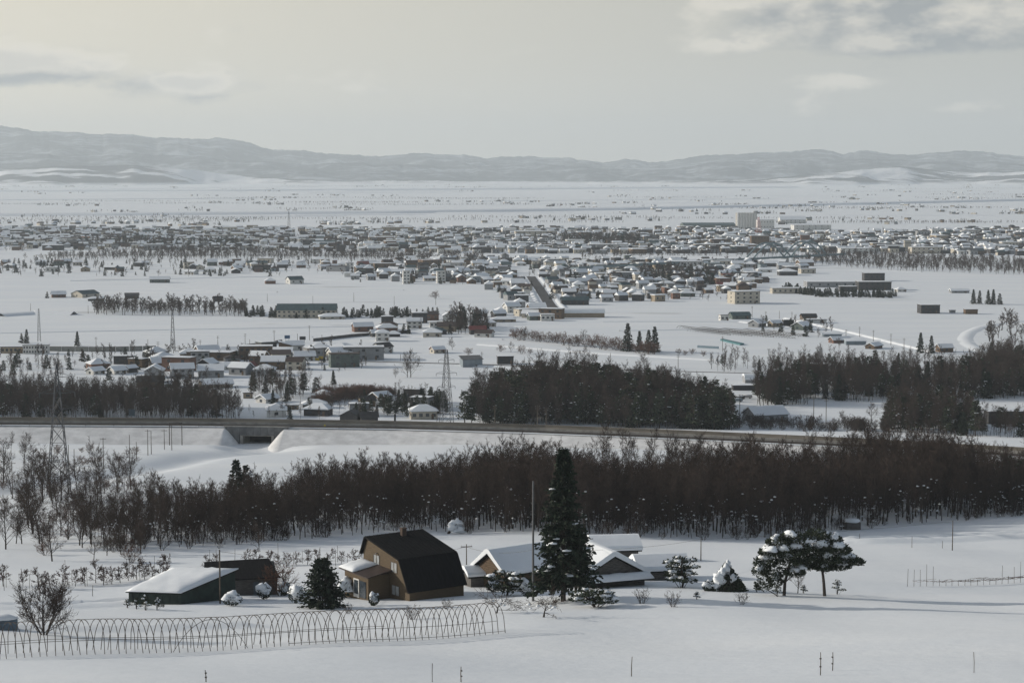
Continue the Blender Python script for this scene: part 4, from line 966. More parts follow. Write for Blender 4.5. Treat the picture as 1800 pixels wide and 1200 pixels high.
# ------------------------------------------------------------------ woods between highway and plain
def wood(name, label, poly, n, hrange, kinds, weights, seed, mind=2.4):
    """trees inside a polygon given by the ground seen at pixels of the photograph"""
    W = [gz(x, y, 0.0) for x, y in poly]; r = random.Random(seed)
    xs = [w.x for w in W]; ys = [w.y for w in W]; pts = []; t = 0
    def inside(x, y):
        c = False; j = len(W)-1
        for i in range(len(W)):
            if (W[i].y > y) != (W[j].y > y) and x < (W[j].x-W[i].x)*(y-W[i].y)/(W[j].y-W[i].y)+W[i].x: c = not c
            j = i
        return c
    gr = {}
    while len(pts) < n and t < n*60:
        t += 1; x = r.uniform(min(xs), max(xs)); y = r.uniform(min(ys), max(ys))
        if not inside(x, y): continue
        nz = math.sin(x*.071+seed)*math.sin(y*.053+seed*2)+.6*math.sin(x*.19+y*.13)
        if kinds is MIX and n > 200 and nz < -.55: continue
        c = (int(x/mind), int(y/mind))
        if c in gr: continue
        gr[c] = 1; pts.append((x, y, tz(x, y)-.1, r.uniform(0, 6.28), r.uniform(hrange[0]*.8, hrange[1])*(1+.1*nz), r.choices(range(len(kinds)), weights)[0]))
    return scatter(name, label, pts, kinds)
MIX = list(FOREST)+list(SPRUCE)+list(PINEW)+[with_snow(FOREST[3], 1, 8, 2, 8, 2.2, .22)]
wb = [1.0]*9+[.12]*3+[.1]*3+[.8]
wc = [.55]*9+[.9]*3+[2.6]*3+[.6]
wood('left_wood', 'dark bare wood behind the highway at the left', [(-150, 742), (425, 744), (420, 728), (340, 714), (220, 708), (90, 710), (-150, 704)], 950, (.68, 1.0), list(MIX), wb, 11, 1.9)
wood('pine_grove', 'dark grove of pines and bare trees behind the highway in the centre', [(812, 752), (1000, 757), (1290, 768), (1262, 735), (1200, 712), (1060, 700), (900, 698), (830, 715)], 950, (.85, 1.15), MIX, [1.0]*9+[.3]*3+[1.0]*3+[.8], 12, 1.9)
wood('grove_core', 'tall core of the central dark grove', [(860, 745), (1000, 748), (1180, 752), (1160, 722), (1040, 708), (930, 708)], 330, (1.15, 1.5), MIX, [1.0]*9+[.2]*3+[.9]*3+[.8], 41, 3)
wood('grove_edge', 'conifers at the right end of the central grove', [(1195, 766), (1290, 768), (1275, 735), (1215, 730)], 34, (1.0, 1.35), MIX, wc, 13, 3.5)
wood('right_wood', 'long dark wood behind the snowy clearing at the right', [(1330, 716), (1480, 708), (1640, 702), (1900, 700), (1900, 668), (1700, 668), (1560, 672), (1440, 676), (1330, 690)], 900, (.75, 1.1), MIX, [1]*9+[.35]*3+[.35]*3+[1.6], 14)
wood('near_right_wood', 'dark bare trees just behind the highway at the right', [(1560, 778), (1720, 792), (1720, 760), (1640, 745), (1560, 752)], 150, (.85, 1.25), MIX, [1]*9+[.3]*3+[.9]*3+[.5], 15, 1.8)
wood('right_edge_wood', 'bare trees behind the highway at the right edge', [(1720, 797), (1850, 802), (1850, 772), (1720, 770)], 60, (.6, .85), MIX, [1]*9+[.2]*3+[.3]*3+[.5], 16)
wood('scrub_by_highway', 'bare scrub behind the highway between grove and right wood', [(1290, 764), (1560, 778), (1560, 765), (1290, 750)], 90, (.8, 1.7), SCRUB, [1]*3, 17, 1.5)
wood('garden_trees', 'bare trees and pines around the houses behind the highway', [(430, 742), (800, 748), (800, 715), (690, 690), (560, 700), (430, 722)], 80, (.3, .62), MIX, [1]*9+[.6]*3+[.6]*3+[.5], 18, 5)
wood('thicket', 'bare thicket with a few conifers beyond the left wood', [(440, 702), (560, 702), (560, 682), (440, 680)], 55, (.6, .95), MIX, [1]*9+[.4]*3+[.3]*3+[.4], 19, 3)
wood('brush_row', 'reddish brush along the lane behind the houses', [(558, 712), (625, 702), (700, 696), (640, 690), (560, 700)], 110, (.9, 1.7), BUSH, [1]*4, 20, 1.5)
wood('hedge_wood', 'dense pines beside the white-walled house', [(665, 735), (790, 728), (770, 705), (670, 715)], 60, (.45, .7), MIX, wc, 21, 3)
wood('left_scrub', 'bare trees left of the long grey building', [(-60, 690), (110, 690), (110, 640), (-60, 640)], 110, (.3, .6), MIX, wb, 22, 4)
wood('right_shrubs', 'shrubs and bare trees before the right wood', [(1250, 655), (1400, 660), (1500, 650), (1650, 650), (1650, 642), (1450, 640), (1250, 640)], 130, (.4, .8), MIX, [1]*9+[.1]*3+[.1]*3+[0], 23, 4)
wood('right_edge_trees', 'bare trees beside the curved snow road at the right edge', [(1725, 612), (1900, 650), (1900, 575), (1760, 565)], 70, (.8, 1.2), FARBARE, [1]*4, 24, 7)
wood('right_edge_thicket', 'thicket at the right edge above the long wood', [(1690, 668), (1900, 668), (1900, 625), (1760, 640)], 330, (.7, 1.1), MIX, wb, 25, 3)
wood('shelter_row', 'bare shelter trees in a row on the left plain', [(160, 553), (432, 556), (432, 546), (165, 540)], 190, (.75, 1.1), FARBARE, [1]*4, 26, 4)
wood('hedge', 'dark conifer hedge around the school hall', [(432, 557), (500, 560), (720, 558), (720, 554), (500, 553), (432, 552)], 80, (.5, .85), FARCON, [1]*3, 27, 4)
wood('factory_hedge', 'dark clipped conifer hedge around the factory yard', [(1372, 512), (1440, 522), (1580, 524), (1578, 520), (1440, 517), (1385, 508)], 110, (.5, .75), FARCON, [1]*3, 28, 4)
wood('village_trees', 'trees between the houses of the middle village', [(780, 590), (860, 585), (850, 560), (800, 560)], 60, (.8, 1.3), FARBARE+FARCON, [1]*4+[.4]*3, 29, 5)
wood('village_grove', 'dark grove in the middle of the far village', [(1120, 498), (1260, 502), (1245, 482), (1130, 480)], 110, (.9, 1.3), FARBARE+FARCON, [1]*4+[1]*3, 30, 6)
wood('river_trees', 'brown bare trees lining the river at the left', [(40, 458), (500, 456), (850, 462), (850, 452), (640, 447), (300, 440), (180, 446)], 1100, (.55, .9), FARBARE, [1]*4, 31, 7)
wood('river_trees', 'brown bare trees lining the river at the right', [(1380, 462), (1560, 475), (1900, 488), (1900, 464), (1600, 452), (1440, 448)], 1000, (.6, .95), FARBARE, [1]*4, 32, 7)
wood('river_bank_trees', 'thin line of bare trees on the river bank in the centre', [(1020, 456), (1380, 450), (1380, 446), (1020, 450)], 140, (.6, .95), FARBARE, [1]*4, 33, 7)
wood('town_trees', 'dark trees between the houses of the far town', [(-50, 442), (1850, 446), (1850, 408), (-50, 404)], 1700, (.4, .85), FARBARE+FARCON, [1]*4+[.5]*3, 34, 8)
wood('left_village_trees', 'small trees between the houses of the left village', [(0, 662), (640, 655), (640, 612), (0, 622)], 120, (.35, .8), FARBARE+FARCON, [1]*4+[.7]*3, 42, 6)
wood('middle_village_trees', 'trees between the houses of the middle village', [(600, 495), (850, 505), (900, 530), (1300, 530), (1340, 462), (850, 456), (640, 462)], 420, (.35, .85), FARBARE+FARCON, [1]*4+[.6]*3, 43, 8)
wood('row_trees', 'trees of the village row before the river', [(0, 486), (620, 486), (620, 460), (0, 462)], 220, (.35, .85), FARBARE+FARCON, [1]*4+[.8]*3, 44, 8)
wood('works_trees', 'trees around the farm cluster on the right plain', [(1330, 590), (1480, 596), (1450, 566), (1330, 566)], 26, (.4, .8), FARBARE+FARCON, [1]*4+[.8]*3, 45, 8)
wood('town_grove', 'dark wooded knoll in the far town', [(985, 430), (1125, 434), (1125, 424), (985, 420)], 160, (1.0, 1.5), FARBARE+FARCON, [1]*4+[1]*3, 35, 9)
wood('town_grove', 'dark wooded strip in the left of the far town', [(140, 434), (420, 436), (420, 428), (140, 426)], 170, (.9, 1.3), FARBARE+FARCON, [1]*4+[.8]*3, 36, 9)
# ------------------------------------------------------------------ single trees of the plain
pc = [(47, 604, 26, 'smaller of two conifers at the left edge of the plain'), (38, 603, 18, 'smallest conifer at the left edge of the plain'), (136, 608, 26, 'lone broad conifer left of the radio mast'), (191, 668, 22, 'conifer above the left wood'), (1103, 617, 50, 'tallest slim conifer of the group in the central field'), (1124, 617, 36, 'shorter slim conifer in the central field group'), (1140, 619, 40, 'third conifer of the central field group'), (1151, 619, 46, 'rightmost conifer of the central field group'), (1618, 620, 36, 'left of two conifers by the right snow road'), (1637, 621, 32, 'right of two conifers by the right snow road'), (1742, 634, 34, 'dark conifer by the curved road at the right'),
      (1711, 534, 26, 'leftmost of the dark clump on the right plain'), (1722, 534, 24, 'second of the dark clump on the right plain'), (1737, 535, 26, 'third of the dark clump on the right plain'), (1746, 535, 27, 'fourth of the dark clump on the right plain'), (1757, 535, 20, 'rightmost of the dark clump on the right plain'),
      (710, 586, 18, 'conifer beside the brown-roofed house in the fields'), (718, 587, 16, 'conifer at the end of the noise wall'), (83, 524, 12, 'round dark conifer at the left farm'), (103, 478, 12, 'conifer left of the long hedge on the left plain'), (122, 480, 16, 'taller conifer at the hedge on the left plain'), (480, 714, 30, 'tall conifer in the thicket beyond the left wood'), (505, 705, 34, 'second conifer in the thicket beyond the left wood'), (586, 676, 26, 'umbrella-shaped pine in the snowy field'), (1003, 497, 24, 'big dark conifer in the middle village'), (1010, 497, 20, 'second dark conifer in the middle village')]
for i, (x, y, h, l) in enumerate(pc):
    p = gp(x, y); s = h*p.y/F; place(SPRUCE if h > 22 else FARCON, i % 3, p, i, s/(11 if h > 22 else 9), l, None, 'conifer')
pb = [(722, 663, 42, 'tall bare tree standing alone on the central field'), (716, 663, 36, 'companion of the tall bare tree on the central field'), (795, 615, 20, 'round bare tree beside the red-roofed hut'), (695, 664, 16, 'round bush left of the tall field tree'), (823, 624, 12, 'small bush right of the pylon head'), (880, 618, 12, 'small bare tree by the dark shed on the plain'), (898, 619, 16, 'wider bare tree by the dark shed on the plain'), (917, 622, 14, 'thin bare tree on the plain road'), (932, 622, 9, 'little bush on the plain road'), (1025, 606, 24, 'tall tree in the bush row of the central field'), (920, 598, 22, 'slim tree left in the bush row of the central field'), (1133, 647, 26, 'tree above the central grove, right'), (1028, 640, 26, 'tree above the central grove, middle'), (1193, 622, 9, 'first small bush by the greenhouse field'), (1204, 624, 8, 'second small bush by the greenhouse field'), (1217, 622, 9, 'third small bush by the greenhouse field'), (1236, 626, 9, 'fourth small bush by the greenhouse field'), (1482, 744, 22, 'round bush in the right clearing'), (1532, 742, 30, 'bare tree in the right clearing'), (362, 668, 22, 'brown bush before the brown gable house'), (40, 441, 12, 'round tree beside the far river bend'), (765, 525, 13, 'rust-coloured bush on the central plain'), (693, 556, 17, 'pale bare tree in the dotted tree line'), (1475, 612, 18, 'bare tree by the rust-red shed')]
for i, (x, y, h, l) in enumerate(pb):
    p = gp(x, y); s = h*p.y/F
    if h > 15: place(OPEN, i % 6, p, i, s/9.2, l, None)
    else: place(BUSH, i % 4, p, i, s/2.9, l, None, 'bare_bush', 'bush', ('stem', 'twigs'))
rnd = random.Random(9)
row = [(905+i*9.5+rnd.uniform(-3, 3), 596+i*1.05+rnd.uniform(-1.5, 1.5)) for i in range(27)]
for i, (x, y) in enumerate(row):
    p = gp(x, y); place(BUSH, i % 4, p, i, rnd.uniform(1.3, 2.3), '%s dense bush from the left in the bush row on the central field' % ordn(i), 'bushes in the central field row', 'bare_bush', 'bush', ('stem', 'twigs'))
for i in range(13):
    x = 655+i*9.6+rnd.uniform(-3, 3); p = gp(x, 553.5); place(FARCON, i % 3, p, i, rnd.uniform(.45, .65), '%s little round conifer from the left in the dotted tree line' % ordn(i), 'little conifers in a dotted line', 'small_conifer')
# ------------------------------------------------------------------ houses
WALLS = {'white': (.55, .55, .53), 'cream': (.44, .41, .35), 'grey': (.26, .27, .28), 'brown': (.13, .09, .06), 'dark': (.05, .05, .052), 'tan': (.27, .225, .165), 'blue': (.20, .24, .27), 'rust': (.15, .085, .062), 'green': (.10, .125, .115), 'beige': (.42, .39, .33)}
ROOFS = {'dark': (.03, .03, .032), 'brown': (.06, .045, .04), 'red': (.16, .04, .035), 'teal': (.06, .10, .11), 'blue': (.14, .22, .30), 'snow': (.03, .03, .032), 'orange': (.30, .12, .05), 'grey': (.12, .125, .13)}
for k, v in WALLS.items(): WALLS[k] = mat(k+'_wall', v, .85, .12, .6)
for k, v in ROOFS.items(): ROOFS[k] = mat(k+'_roof', v, .6, .2, .6)
def house(name, label, p, rz, w, d, h, kind, wall, roof, snow, rise=None, nwin=3, group=None, cat='house', floors=1, chim=False):
    o = thing(name, label, cat, p, rz, group); e = .45
    if kind == 'gable':
        r = rise or d*.27; sl = r/(d/2)
        wl = MB().prism([(-d/2, -1), (-d/2, h), (0, h+r), (d/2, h), (d/2, -1)], -w/2, w/2).build('wall', WALLS[wall], o)
        rf = MB().prism([(-d/2-e, h-sl*e+.02), (0, h+r+.02), (d/2+e, h-sl*e+.02), (d/2+e, h-sl*e+.2), (0, h+r+.2), (-d/2-e, h-sl*e+.2)], -w/2-e, w/2+e).build('roof', ROOFS[roof], o)
        if snow: MB().prism([(y, z+.19) for y, z in snow_gable(d, h, h+r, 0, 1, snow)], -w/2-e-.1, w/2+e+.1).build('snow', SNOW, rf)
    elif kind == 'hip':
        r = rise or d*.25; k = min(d/2, w/2-.2)
        wl = MB().box(-w/2, w/2, -d/2, d/2, -1, h).build('wall', WALLS[wall], o)
        def hip(z0, ex, rr): 
            a, b = w/2+ex, d/2+ex; kk = max(.1, w/2-k)
            return [(-a, -b, z0), (a, -b, z0), (a, b, z0), (-a, b, z0), (-kk, 0, z0+rr), (kk, 0, z0+rr)], [(3, 2, 1, 0), (0, 1, 5, 4), (1, 2, 5), (2, 3, 4, 5), (3, 0, 4)]
        rf = MB().add(*hip(h+.02, .5, r)).build('roof', ROOFS[roof], o)
        if snow:
            v, f = hip(h+.22+snow*.4, .55, r+snow*.4); v2 = [(x, y, h+.06) for x, y, z in v[:4]]
            MB().add(v+v2, f[1:]+[(0, 6, 7, 1), (1, 7, 8, 2), (2, 8, 9, 3), (3, 9, 6, 0)]).build('snow', SNOW, rf)
    elif kind == 'shed':
        r = rise or d*.22
        wl = MB().prism([(-d/2, -1), (-d/2, h), (d/2, h+r), (d/2, -1)], -w/2, w/2).build('wall', WALLS[wall], o)
        rf = MB().poly([(-w/2-e, -d/2-e, h+.05), (w/2+e, -d/2-e, h+.05), (w/2+e, d/2+e, h+r+.25), (-w/2-e, d/2+e, h+r+.25)], .16).build('roof', ROOFS[roof], o)
        if snow: s = MB(); slab_grid(s, (-w/2-e, -d/2-e, h+.06), (w/2+e, -d/2-e, h+.06), (w/2+e, d/2+e, h+r+.26), (-w/2-e, d/2+e, h+r+.26), snow, 4, 4, 1, .03); s.build('snow', SNOW, rf)
    elif kind == 'round':
        n = 9; pr = [(-d/2, -1)]+[(-d/2*math.cos(PI*i/n), h+d*.28*math.sin(PI*i/n)) for i in range(n+1)]+[(d/2, -1)]
        wl = MB().prism(pr, -w/2, w/2).build('wall', WALLS[wall], o)
        t = snow or .15; pr = [(-(d/2+.25)*math.cos(PI*i/n), h-.1+(d*.28+.1)*math.sin(PI*i/n)) for i in range(n+1)]+[((d/2+.3)*math.cos(PI*i/n), h+.05+(d*.28+.1+t)*math.sin(PI*i/n)) for i in range(n+1)]
        MB().prism(pr, -w/2-.3, w/2+.3).build('snow' if snow else 'roof', SNOW if snow else ROOFS[roof], o)
    else:
        wl = MB().box(-w/2, w/2, -d/2, d/2, -1, h).build('wall', WALLS[wall], o)
        rf = MB().box(-w/2-.25, w/2+.25, -d/2-.25, d/2+.25, h+.003, h+.3).build('roof', ROOFS[roof], o)
        if snow: s = MB(); slab_grid(s, (-w/2-.2, -d/2-.2, h+.31), (w/2+.2, -d/2-.2, h+.31), (w/2+.2, d/2+.2, h+.31), (-w/2-.2, d/2+.2, h+.31), snow, 5, 4, 2, .03); s.build('snow', SNOW, rf)
    fl = max(1, floors)
    for f in range(fl):
        for i in range(nwin):
            x = -w/2+w*(i+.5)/nwin; z = h*(f+.55)/fl; ww = min(1.5, w/nwin*.55); hh = min(1.3, h/fl*.42)
            MB().box(x-ww/2, x+ww/2, -d/2-.05, -d/2+.02, z-hh/2, z+hh/2).build('window', GLASS, o)
        if kind in ('gable', 'flat', 'hip') and nwin: MB().box(-w/2-.05, -w/2+.02, -.7, .7, h*(f+.55)/fl-.55, h*(f+.55)/fl+.55).build('window', GLASS, o)
    if nwin > 1: MB().box(w*.28, w*.28+.95, -d/2-.07, -d/2+.02, -.2, 1.95).build('door', WALLS['brown'], o)
    if chim: MB().box(w*.2, w*.2+.5, .3, .8, h, h+(rise or d*.27)+1.1).build('chimney', WALLS['grey'], rf)
    return o
def H(px, py, wp, hp, kind, wall, roof, snow, label, rz=0.15, dd=.8, nwin=3, floors=1, rise=None, cat='house', name='house', chim=False):
    p = gp(px, py); k = p.y/F; w = wp*k; hh = hp*k; d = max(3, min(w*dd, 40))
    ri = rise*hh if rise is not None else (min(d*.27, hh*.45) if kind in ('gable', 'hip') else min(d*.2, hh*.35)); hw_ = hh-ri-snow if kind in ('gable', 'hip', 'shed') else hh-snow-(d*.28 if kind == 'round' else 0)
    p.y += d*.5; p.x *= (p.y)/(p.y-d*.5)
    return house(name, label, p, rz, w, d, max(1.6, hw_), kind, wall, roof, snow, ri if kind in ('gable', 'hip', 'shed') else None, nwin, None, cat, floors, chim)
HL = [
 (265, 681, 46, 19, 'gable', 'brown', 'dark', 0, 'dark brown gable house with bare roof above the left wood', .1, .7, 2),
 (302, 681, 22, 8, 'shed', 'green', 'teal', .2, 'low teal shed right of the dark brown gable house', .1, .7, 0),
 (380, 682, 54, 15, 'gable', 'cream', 'snow', .4, 'cream house with snowy gable roof above the left wood', .35, .6, 3),
 (290, 646, 50, 18, 'gable', 'brown', 'snow', .35, 'broad brown house with snow roof in the left village', .4, .6, 3),
 (365, 650, 30, 19, 'gable', 'dark', 'dark', .2, 'dark steep house at the right of the left village', 1.2, .9, 2),
 (400, 650, 36, 13, 'hip', 'white', 'snow', .4, 'low white house under thick snow in the left village', .2, .7, 3),
 (436, 652, 28, 15, 'gable', 'white', 'red', .0, 'white house with dark red roof in the left village', .9, .8, 2),
 (168, 658, 26, 11, 'gable', 'white', 'snow', .35, 'leftmost white house of the left village', .9, .8, 2),
 (206, 658, 26, 14, 'gable', 'white', 'snow', .35, 'second white house of the left village', .8, .8, 2),
 (229, 655, 20, 13, 'gable', 'dark', 'dark', .1, 'black shed beside the second white house', .9, .8, 0),
 (220, 640, 38, 15, 'flat', 'dark', 'dark', .4, 'dark flat-roofed building in the left village', .1, .6, 3),
 (64, 622, 44, 16, 'flat', 'white', 'snow', .3, 'white two-storey building with rows of windows at the left edge', .05, .35, 9, 2),
 (25, 621, 44, 12, 'flat', 'tan', 'snow', .3, 'low tan wing of the building at the left edge', .05, .35, 6),
 (450, 632, 58, 24, 'flat', 'brown', 'snow', .35, 'brown two-storey flat-roofed building in the left village', .1, .55, 6, 2),
 (494, 641, 34, 24, 'shed', 'beige', 'brown', 0, 'beige house with slanted brown roof by the road', .2, .7, 3, 2),
 (535, 634, 36, 16, 'gable', 'white', 'snow', .35, 'white hall with snow roof at the end of the left village', .2, .7, 2),
 (520, 640, 34, 9, 'flat', 'grey', 'snow', .3, 'low grey annex beside the beige house', .1, .6, 3),
 (672, 621, 30, 18, 'gable', 'white', 'dark', 0, 'white house with black gable roof alone on the field', .75, .8, 2, 2),
 (769, 621, 22, 12, 'gable', 'cream', 'red', .15, 'yellowish hut with red roof on the central field', .5, .8, 2),
 (684, 580, 30, 15, 'hip', 'beige', 'brown', 0, 'house with brown hip roof near the noise wall', .1, .7, 4, 2),
 (648, 578, 16, 10, 'flat', 'grey', 'snow', .3, 'grey cube house left of the brown hip roof', .1, .8, 2),
 (692, 592, 22, 10, 'hip', 'dark', 'dark', .2, 'dark low house right of the noise wall end', .1, .8, 0),
 (663, 592, 22, 12, 'gable', 'dark', 'dark', .25, 'dark house in front of the brown hip roof', .3, .8, 2),
 (768, 588, 28, 13, 'hip', 'dark', 'teal', 0, 'dark teal pyramid-roofed barn in the fields', .4, .9, 0),
 (766, 575, 22, 9, 'flat', 'white', 'snow', .3, 'white flat house behind the pyramid-roofed barn', .1, .7, 3),
 (540, 559, 104, 24, 'gable', 'beige', 'teal', 0, 'large school hall with long teal roof', .03, .35, 12, 2),
 (583, 561, 44, 9, 'hip', 'cream', 'snow', .5, 'low house buried in snow before the school hall', .2, .6, 3),
 (828, 645, 36, 18, 'shed', 'blue', 'grey', 0, 'grey-blue shed with slanted roof left of the grove', .3, .6, 0),
 (888, 640, 28, 14, 'flat', 'dark', 'dark', .25, 'dark brown shed above the grove', .1, .7, 2),
 (470, 708, 32, 13, 'gable', 'white', 'snow', .5, 'snow-buried white house right of the left wood', .9, .8, 2),
 (553, 718, 42, 15, 'hip', 'dark', 'dark', .3, 'dark house under rounded snow roof by the lane', .15, .7, 3),
 (500, 720, 50, 8, 'flat', 'tan', 'snow', .4, 'long low tan wall building under snow', .05, .3, 4),
 (645, 715, 26, 18, 'gable', 'tan', 'dark', 0, 'tan house with dark blue-black roof behind the black barns', .3, .9, 2),
 (668, 704, 32, 14, 'gable', 'brown', 'snow', .35, 'brown house with snow patches behind the black barns', .8, .8, 2),
 (618, 745, 30, 23, 'gable', 'dark', 'dark', 0, 'left of the two black steep barns by the highway', 1.3, 1.1, 0),
 (648, 746, 30, 21, 'gable', 'dark', 'dark', 0, 'right of the two black steep barns by the highway', .2, .9, 0),
 (744, 737, 46, 25, 'hip', 'beige', 'snow', .5, 'traditional house with snowy hip-and-gable roof by the highway', .15, .7, 4),
 (436, 700, 16, 10, 'flat', 'tan', 'snow', .2, 'small tan house at the end of the left wood', .1, .8, 1),
 (1023, 558, 78, 16, 'round', 'tan', 'snow', .5, 'long tan warehouse with rounded snow roof', .04, .3, 0),
 (938, 563, 20, 13, 'gable', 'green', 'snow', .4, 'green house left of the round-roofed warehouse', .3, .8, 2),
 (962, 564, 24, 12, 'flat', 'white', 'snow', .4, 'white house in front of the round-roofed warehouse', .1, .7, 3),
 (885, 566, 42, 8, 'hip', 'tan', 'snow', .4, 'low house under snow left of the round-roofed warehouse', .1, .5, 3),
 (1010, 536, 48, 14, 'gable', 'dark', 'teal', 0, 'dark blue-roofed hall at the end of the straight road', .1, .4, 4),
 (1272, 565, 15, 12, 'flat', 'white', 'snow', .3, 'white cube house by the greenhouse field', .2, .8, 2),
 (1300, 561, 34, 12, 'gable', 'green', 'teal', 0, 'teal-green house by the greenhouse field', .2, .7, 2),
 (1331, 575, 26, 13, 'gable', 'grey', 'snow', .3, 'grey gable house at the greenhouse field', .9, .8, 2),
 (1362, 575, 20, 12, 'gable', 'tan', 'dark', .2, 'tan shed behind the greenhouse field', .5, .8, 1),
 (1385, 574, 18, 12, 'flat', 'dark', 'dark', .3, 'black cube shed behind the greenhouse field', .1, .8, 0),
 (1421, 562, 26, 10, 'gable', 'brown', 'dark', 0, 'brown house with bare black roof at the farm cluster', .1, .7, 3),
 (1432, 568, 38, 7, 'flat', 'white', 'snow', .4, 'white flat shed below the black-roofed house', .1, .5, 2),
 (1409, 580, 30, 14, 'gable', 'green', 'snow', .25, 'grey-green gable house in the farm cluster', .9, .8, 2),
 (1462, 592, 32, 8, 'shed', 'blue', 'blue', .15, 'pale blue shed in the farm cluster', .1, .5, 0),
 (1476, 603, 34, 11, 'gable', 'rust', 'brown', .2, 'rust-red shed in the farm cluster', .3, .6, 1),
 (1503, 606, 36, 10, 'shed', 'blue', 'blue', .2, 'long pale blue shed right of the rust-red one', .1, .4, 0),
 (1536, 613, 30, 10, 'gable', 'brown', 'snow', .3, 'brown shed at the right end of the farm cluster', .9, .6, 1),
 (1660, 619, 25, 14, 'gable', 'brown', 'grey', .2, 'brown-grey house right of the two conifers', .2, .8, 3),
 (1632, 551, 34, 15, 'flat', 'dark', 'dark', .15, 'dark square house alone on the right plain', .1, .7, 4, 2),
 (1674, 550, 9, 4, 'flat', 'grey', 'snow', .2, 'tiny grey hut on the right plain', .1, .7, 0),
 (1706, 552, 22, 8, 'flat', 'brown', 'brown', .1, 'low brown shed alone on the right plain', .05, .6, 0),
 (1430, 657, 48, 18, 'flat', 'brown', 'snow', .35, 'dark brown flat building at the edge of the right wood', .05, .5, 4, 2),
 (1345, 742, 66, 26, 'gable', 'grey', 'dark', .3, 'dark gable house with snow streaks behind the highway at the right', .4, .7, 3),
 (1326, 673, 38, 11, 'round', 'grey', 'snow', .7, 'snow-domed shed right of the grove', .1, .6, 0),
 (1310, 686, 46, 9, 'flat', 'dark', 'dark', .3, 'dark flat shed right of the grove', .05, .4, 0),
 (1765, 745, 66, 22, 'flat', 'dark', 'dark', .2, 'dark building behind the highway at the right edge', .05, .5, 4),
 (1307, 534, 48, 22, 'flat', 'beige', 'snow', .3, 'tall beige block on the edge of the middle village', .3, .7, 4, 3),
 (1392, 516, 74, 10, 'flat', 'beige', 'snow', .4, 'long beige factory hall on the right plain', .05, .35, 8),
 (1460, 505, 90, 10, 'flat', 'grey', 'snow', .5, 'wide snow-roofed factory hall behind the hedge', .03, .4, 6),
 (1535, 510, 58, 15, 'flat', 'dark', 'dark', .35, 'large dark factory block behind the hedge', .03, .5, 6, 2),
 (1535, 494, 36, 14, 'flat', 'dark', 'dark', .2, 'upper dark storey block of the factory', .03, .6, 4, 1),
 (1490, 513, 30, 10, 'flat', 'dark', 'snow', .4, 'small dark factory annex before the large block', .03, .6, 3),
 (1583, 513, 17, 8, 'hip', 'white', 'orange', .1, 'small house with orange roof right of the factory', .2, .8, 2),
 (1686, 515, 32, 6, 'gable', 'grey', 'snow', .5, 'low snow-covered farm on the far right plain', .1, .4, 2),
 (714, 499, 12, 23, 'flat', 'white', 'snow', .2, 'left white tower block in the middle village', .2, .9, 2, 4),
 (775, 498, 15, 21, 'flat', 'white', 'snow', .2, 'right white tower block in the middle village', .2, .9, 2, 4),
 (150, 523, 38, 12, 'gable', 'cream', 'teal', 0, 'cream barn with teal roof on the left plain', .9, .8, 2),
 (103, 523, 24, 11, 'gable', 'rust', 'snow', .2, 'reddish farmhouse on the left plain', .3, .8, 3),
 (168, 529, 26, 7, 'hip', 'dark', 'dark', .1, 'dark low barn beside the cream barn', .2, .7, 0),
 (232, 525, 24, 9, 'shed', 'dark', 'dark', 0, 'dark slanted shed behind the shelter trees', .2, .7, 0),
 (383, 530, 16, 9, 'gable', 'dark', 'dark', 0, 'dark cottage at the end of the shelter trees', .3, .8, 1),
 (281, 497, 34, 11, 'gable', 'green', 'snow', .2, 'dark green farm buildings on the left plain', .1, .5, 3),
 (518, 499, 26, 13, 'gable', 'white', 'teal', 0, 'white farmhouse with teal roof on the plain', .5, .8, 2),
 (475, 499, 18, 10, 'hip', 'rust', 'brown', .1, 'brown pyramid-roofed barn on the plain', .2, .9, 0)]
for a in HL: H(*a)
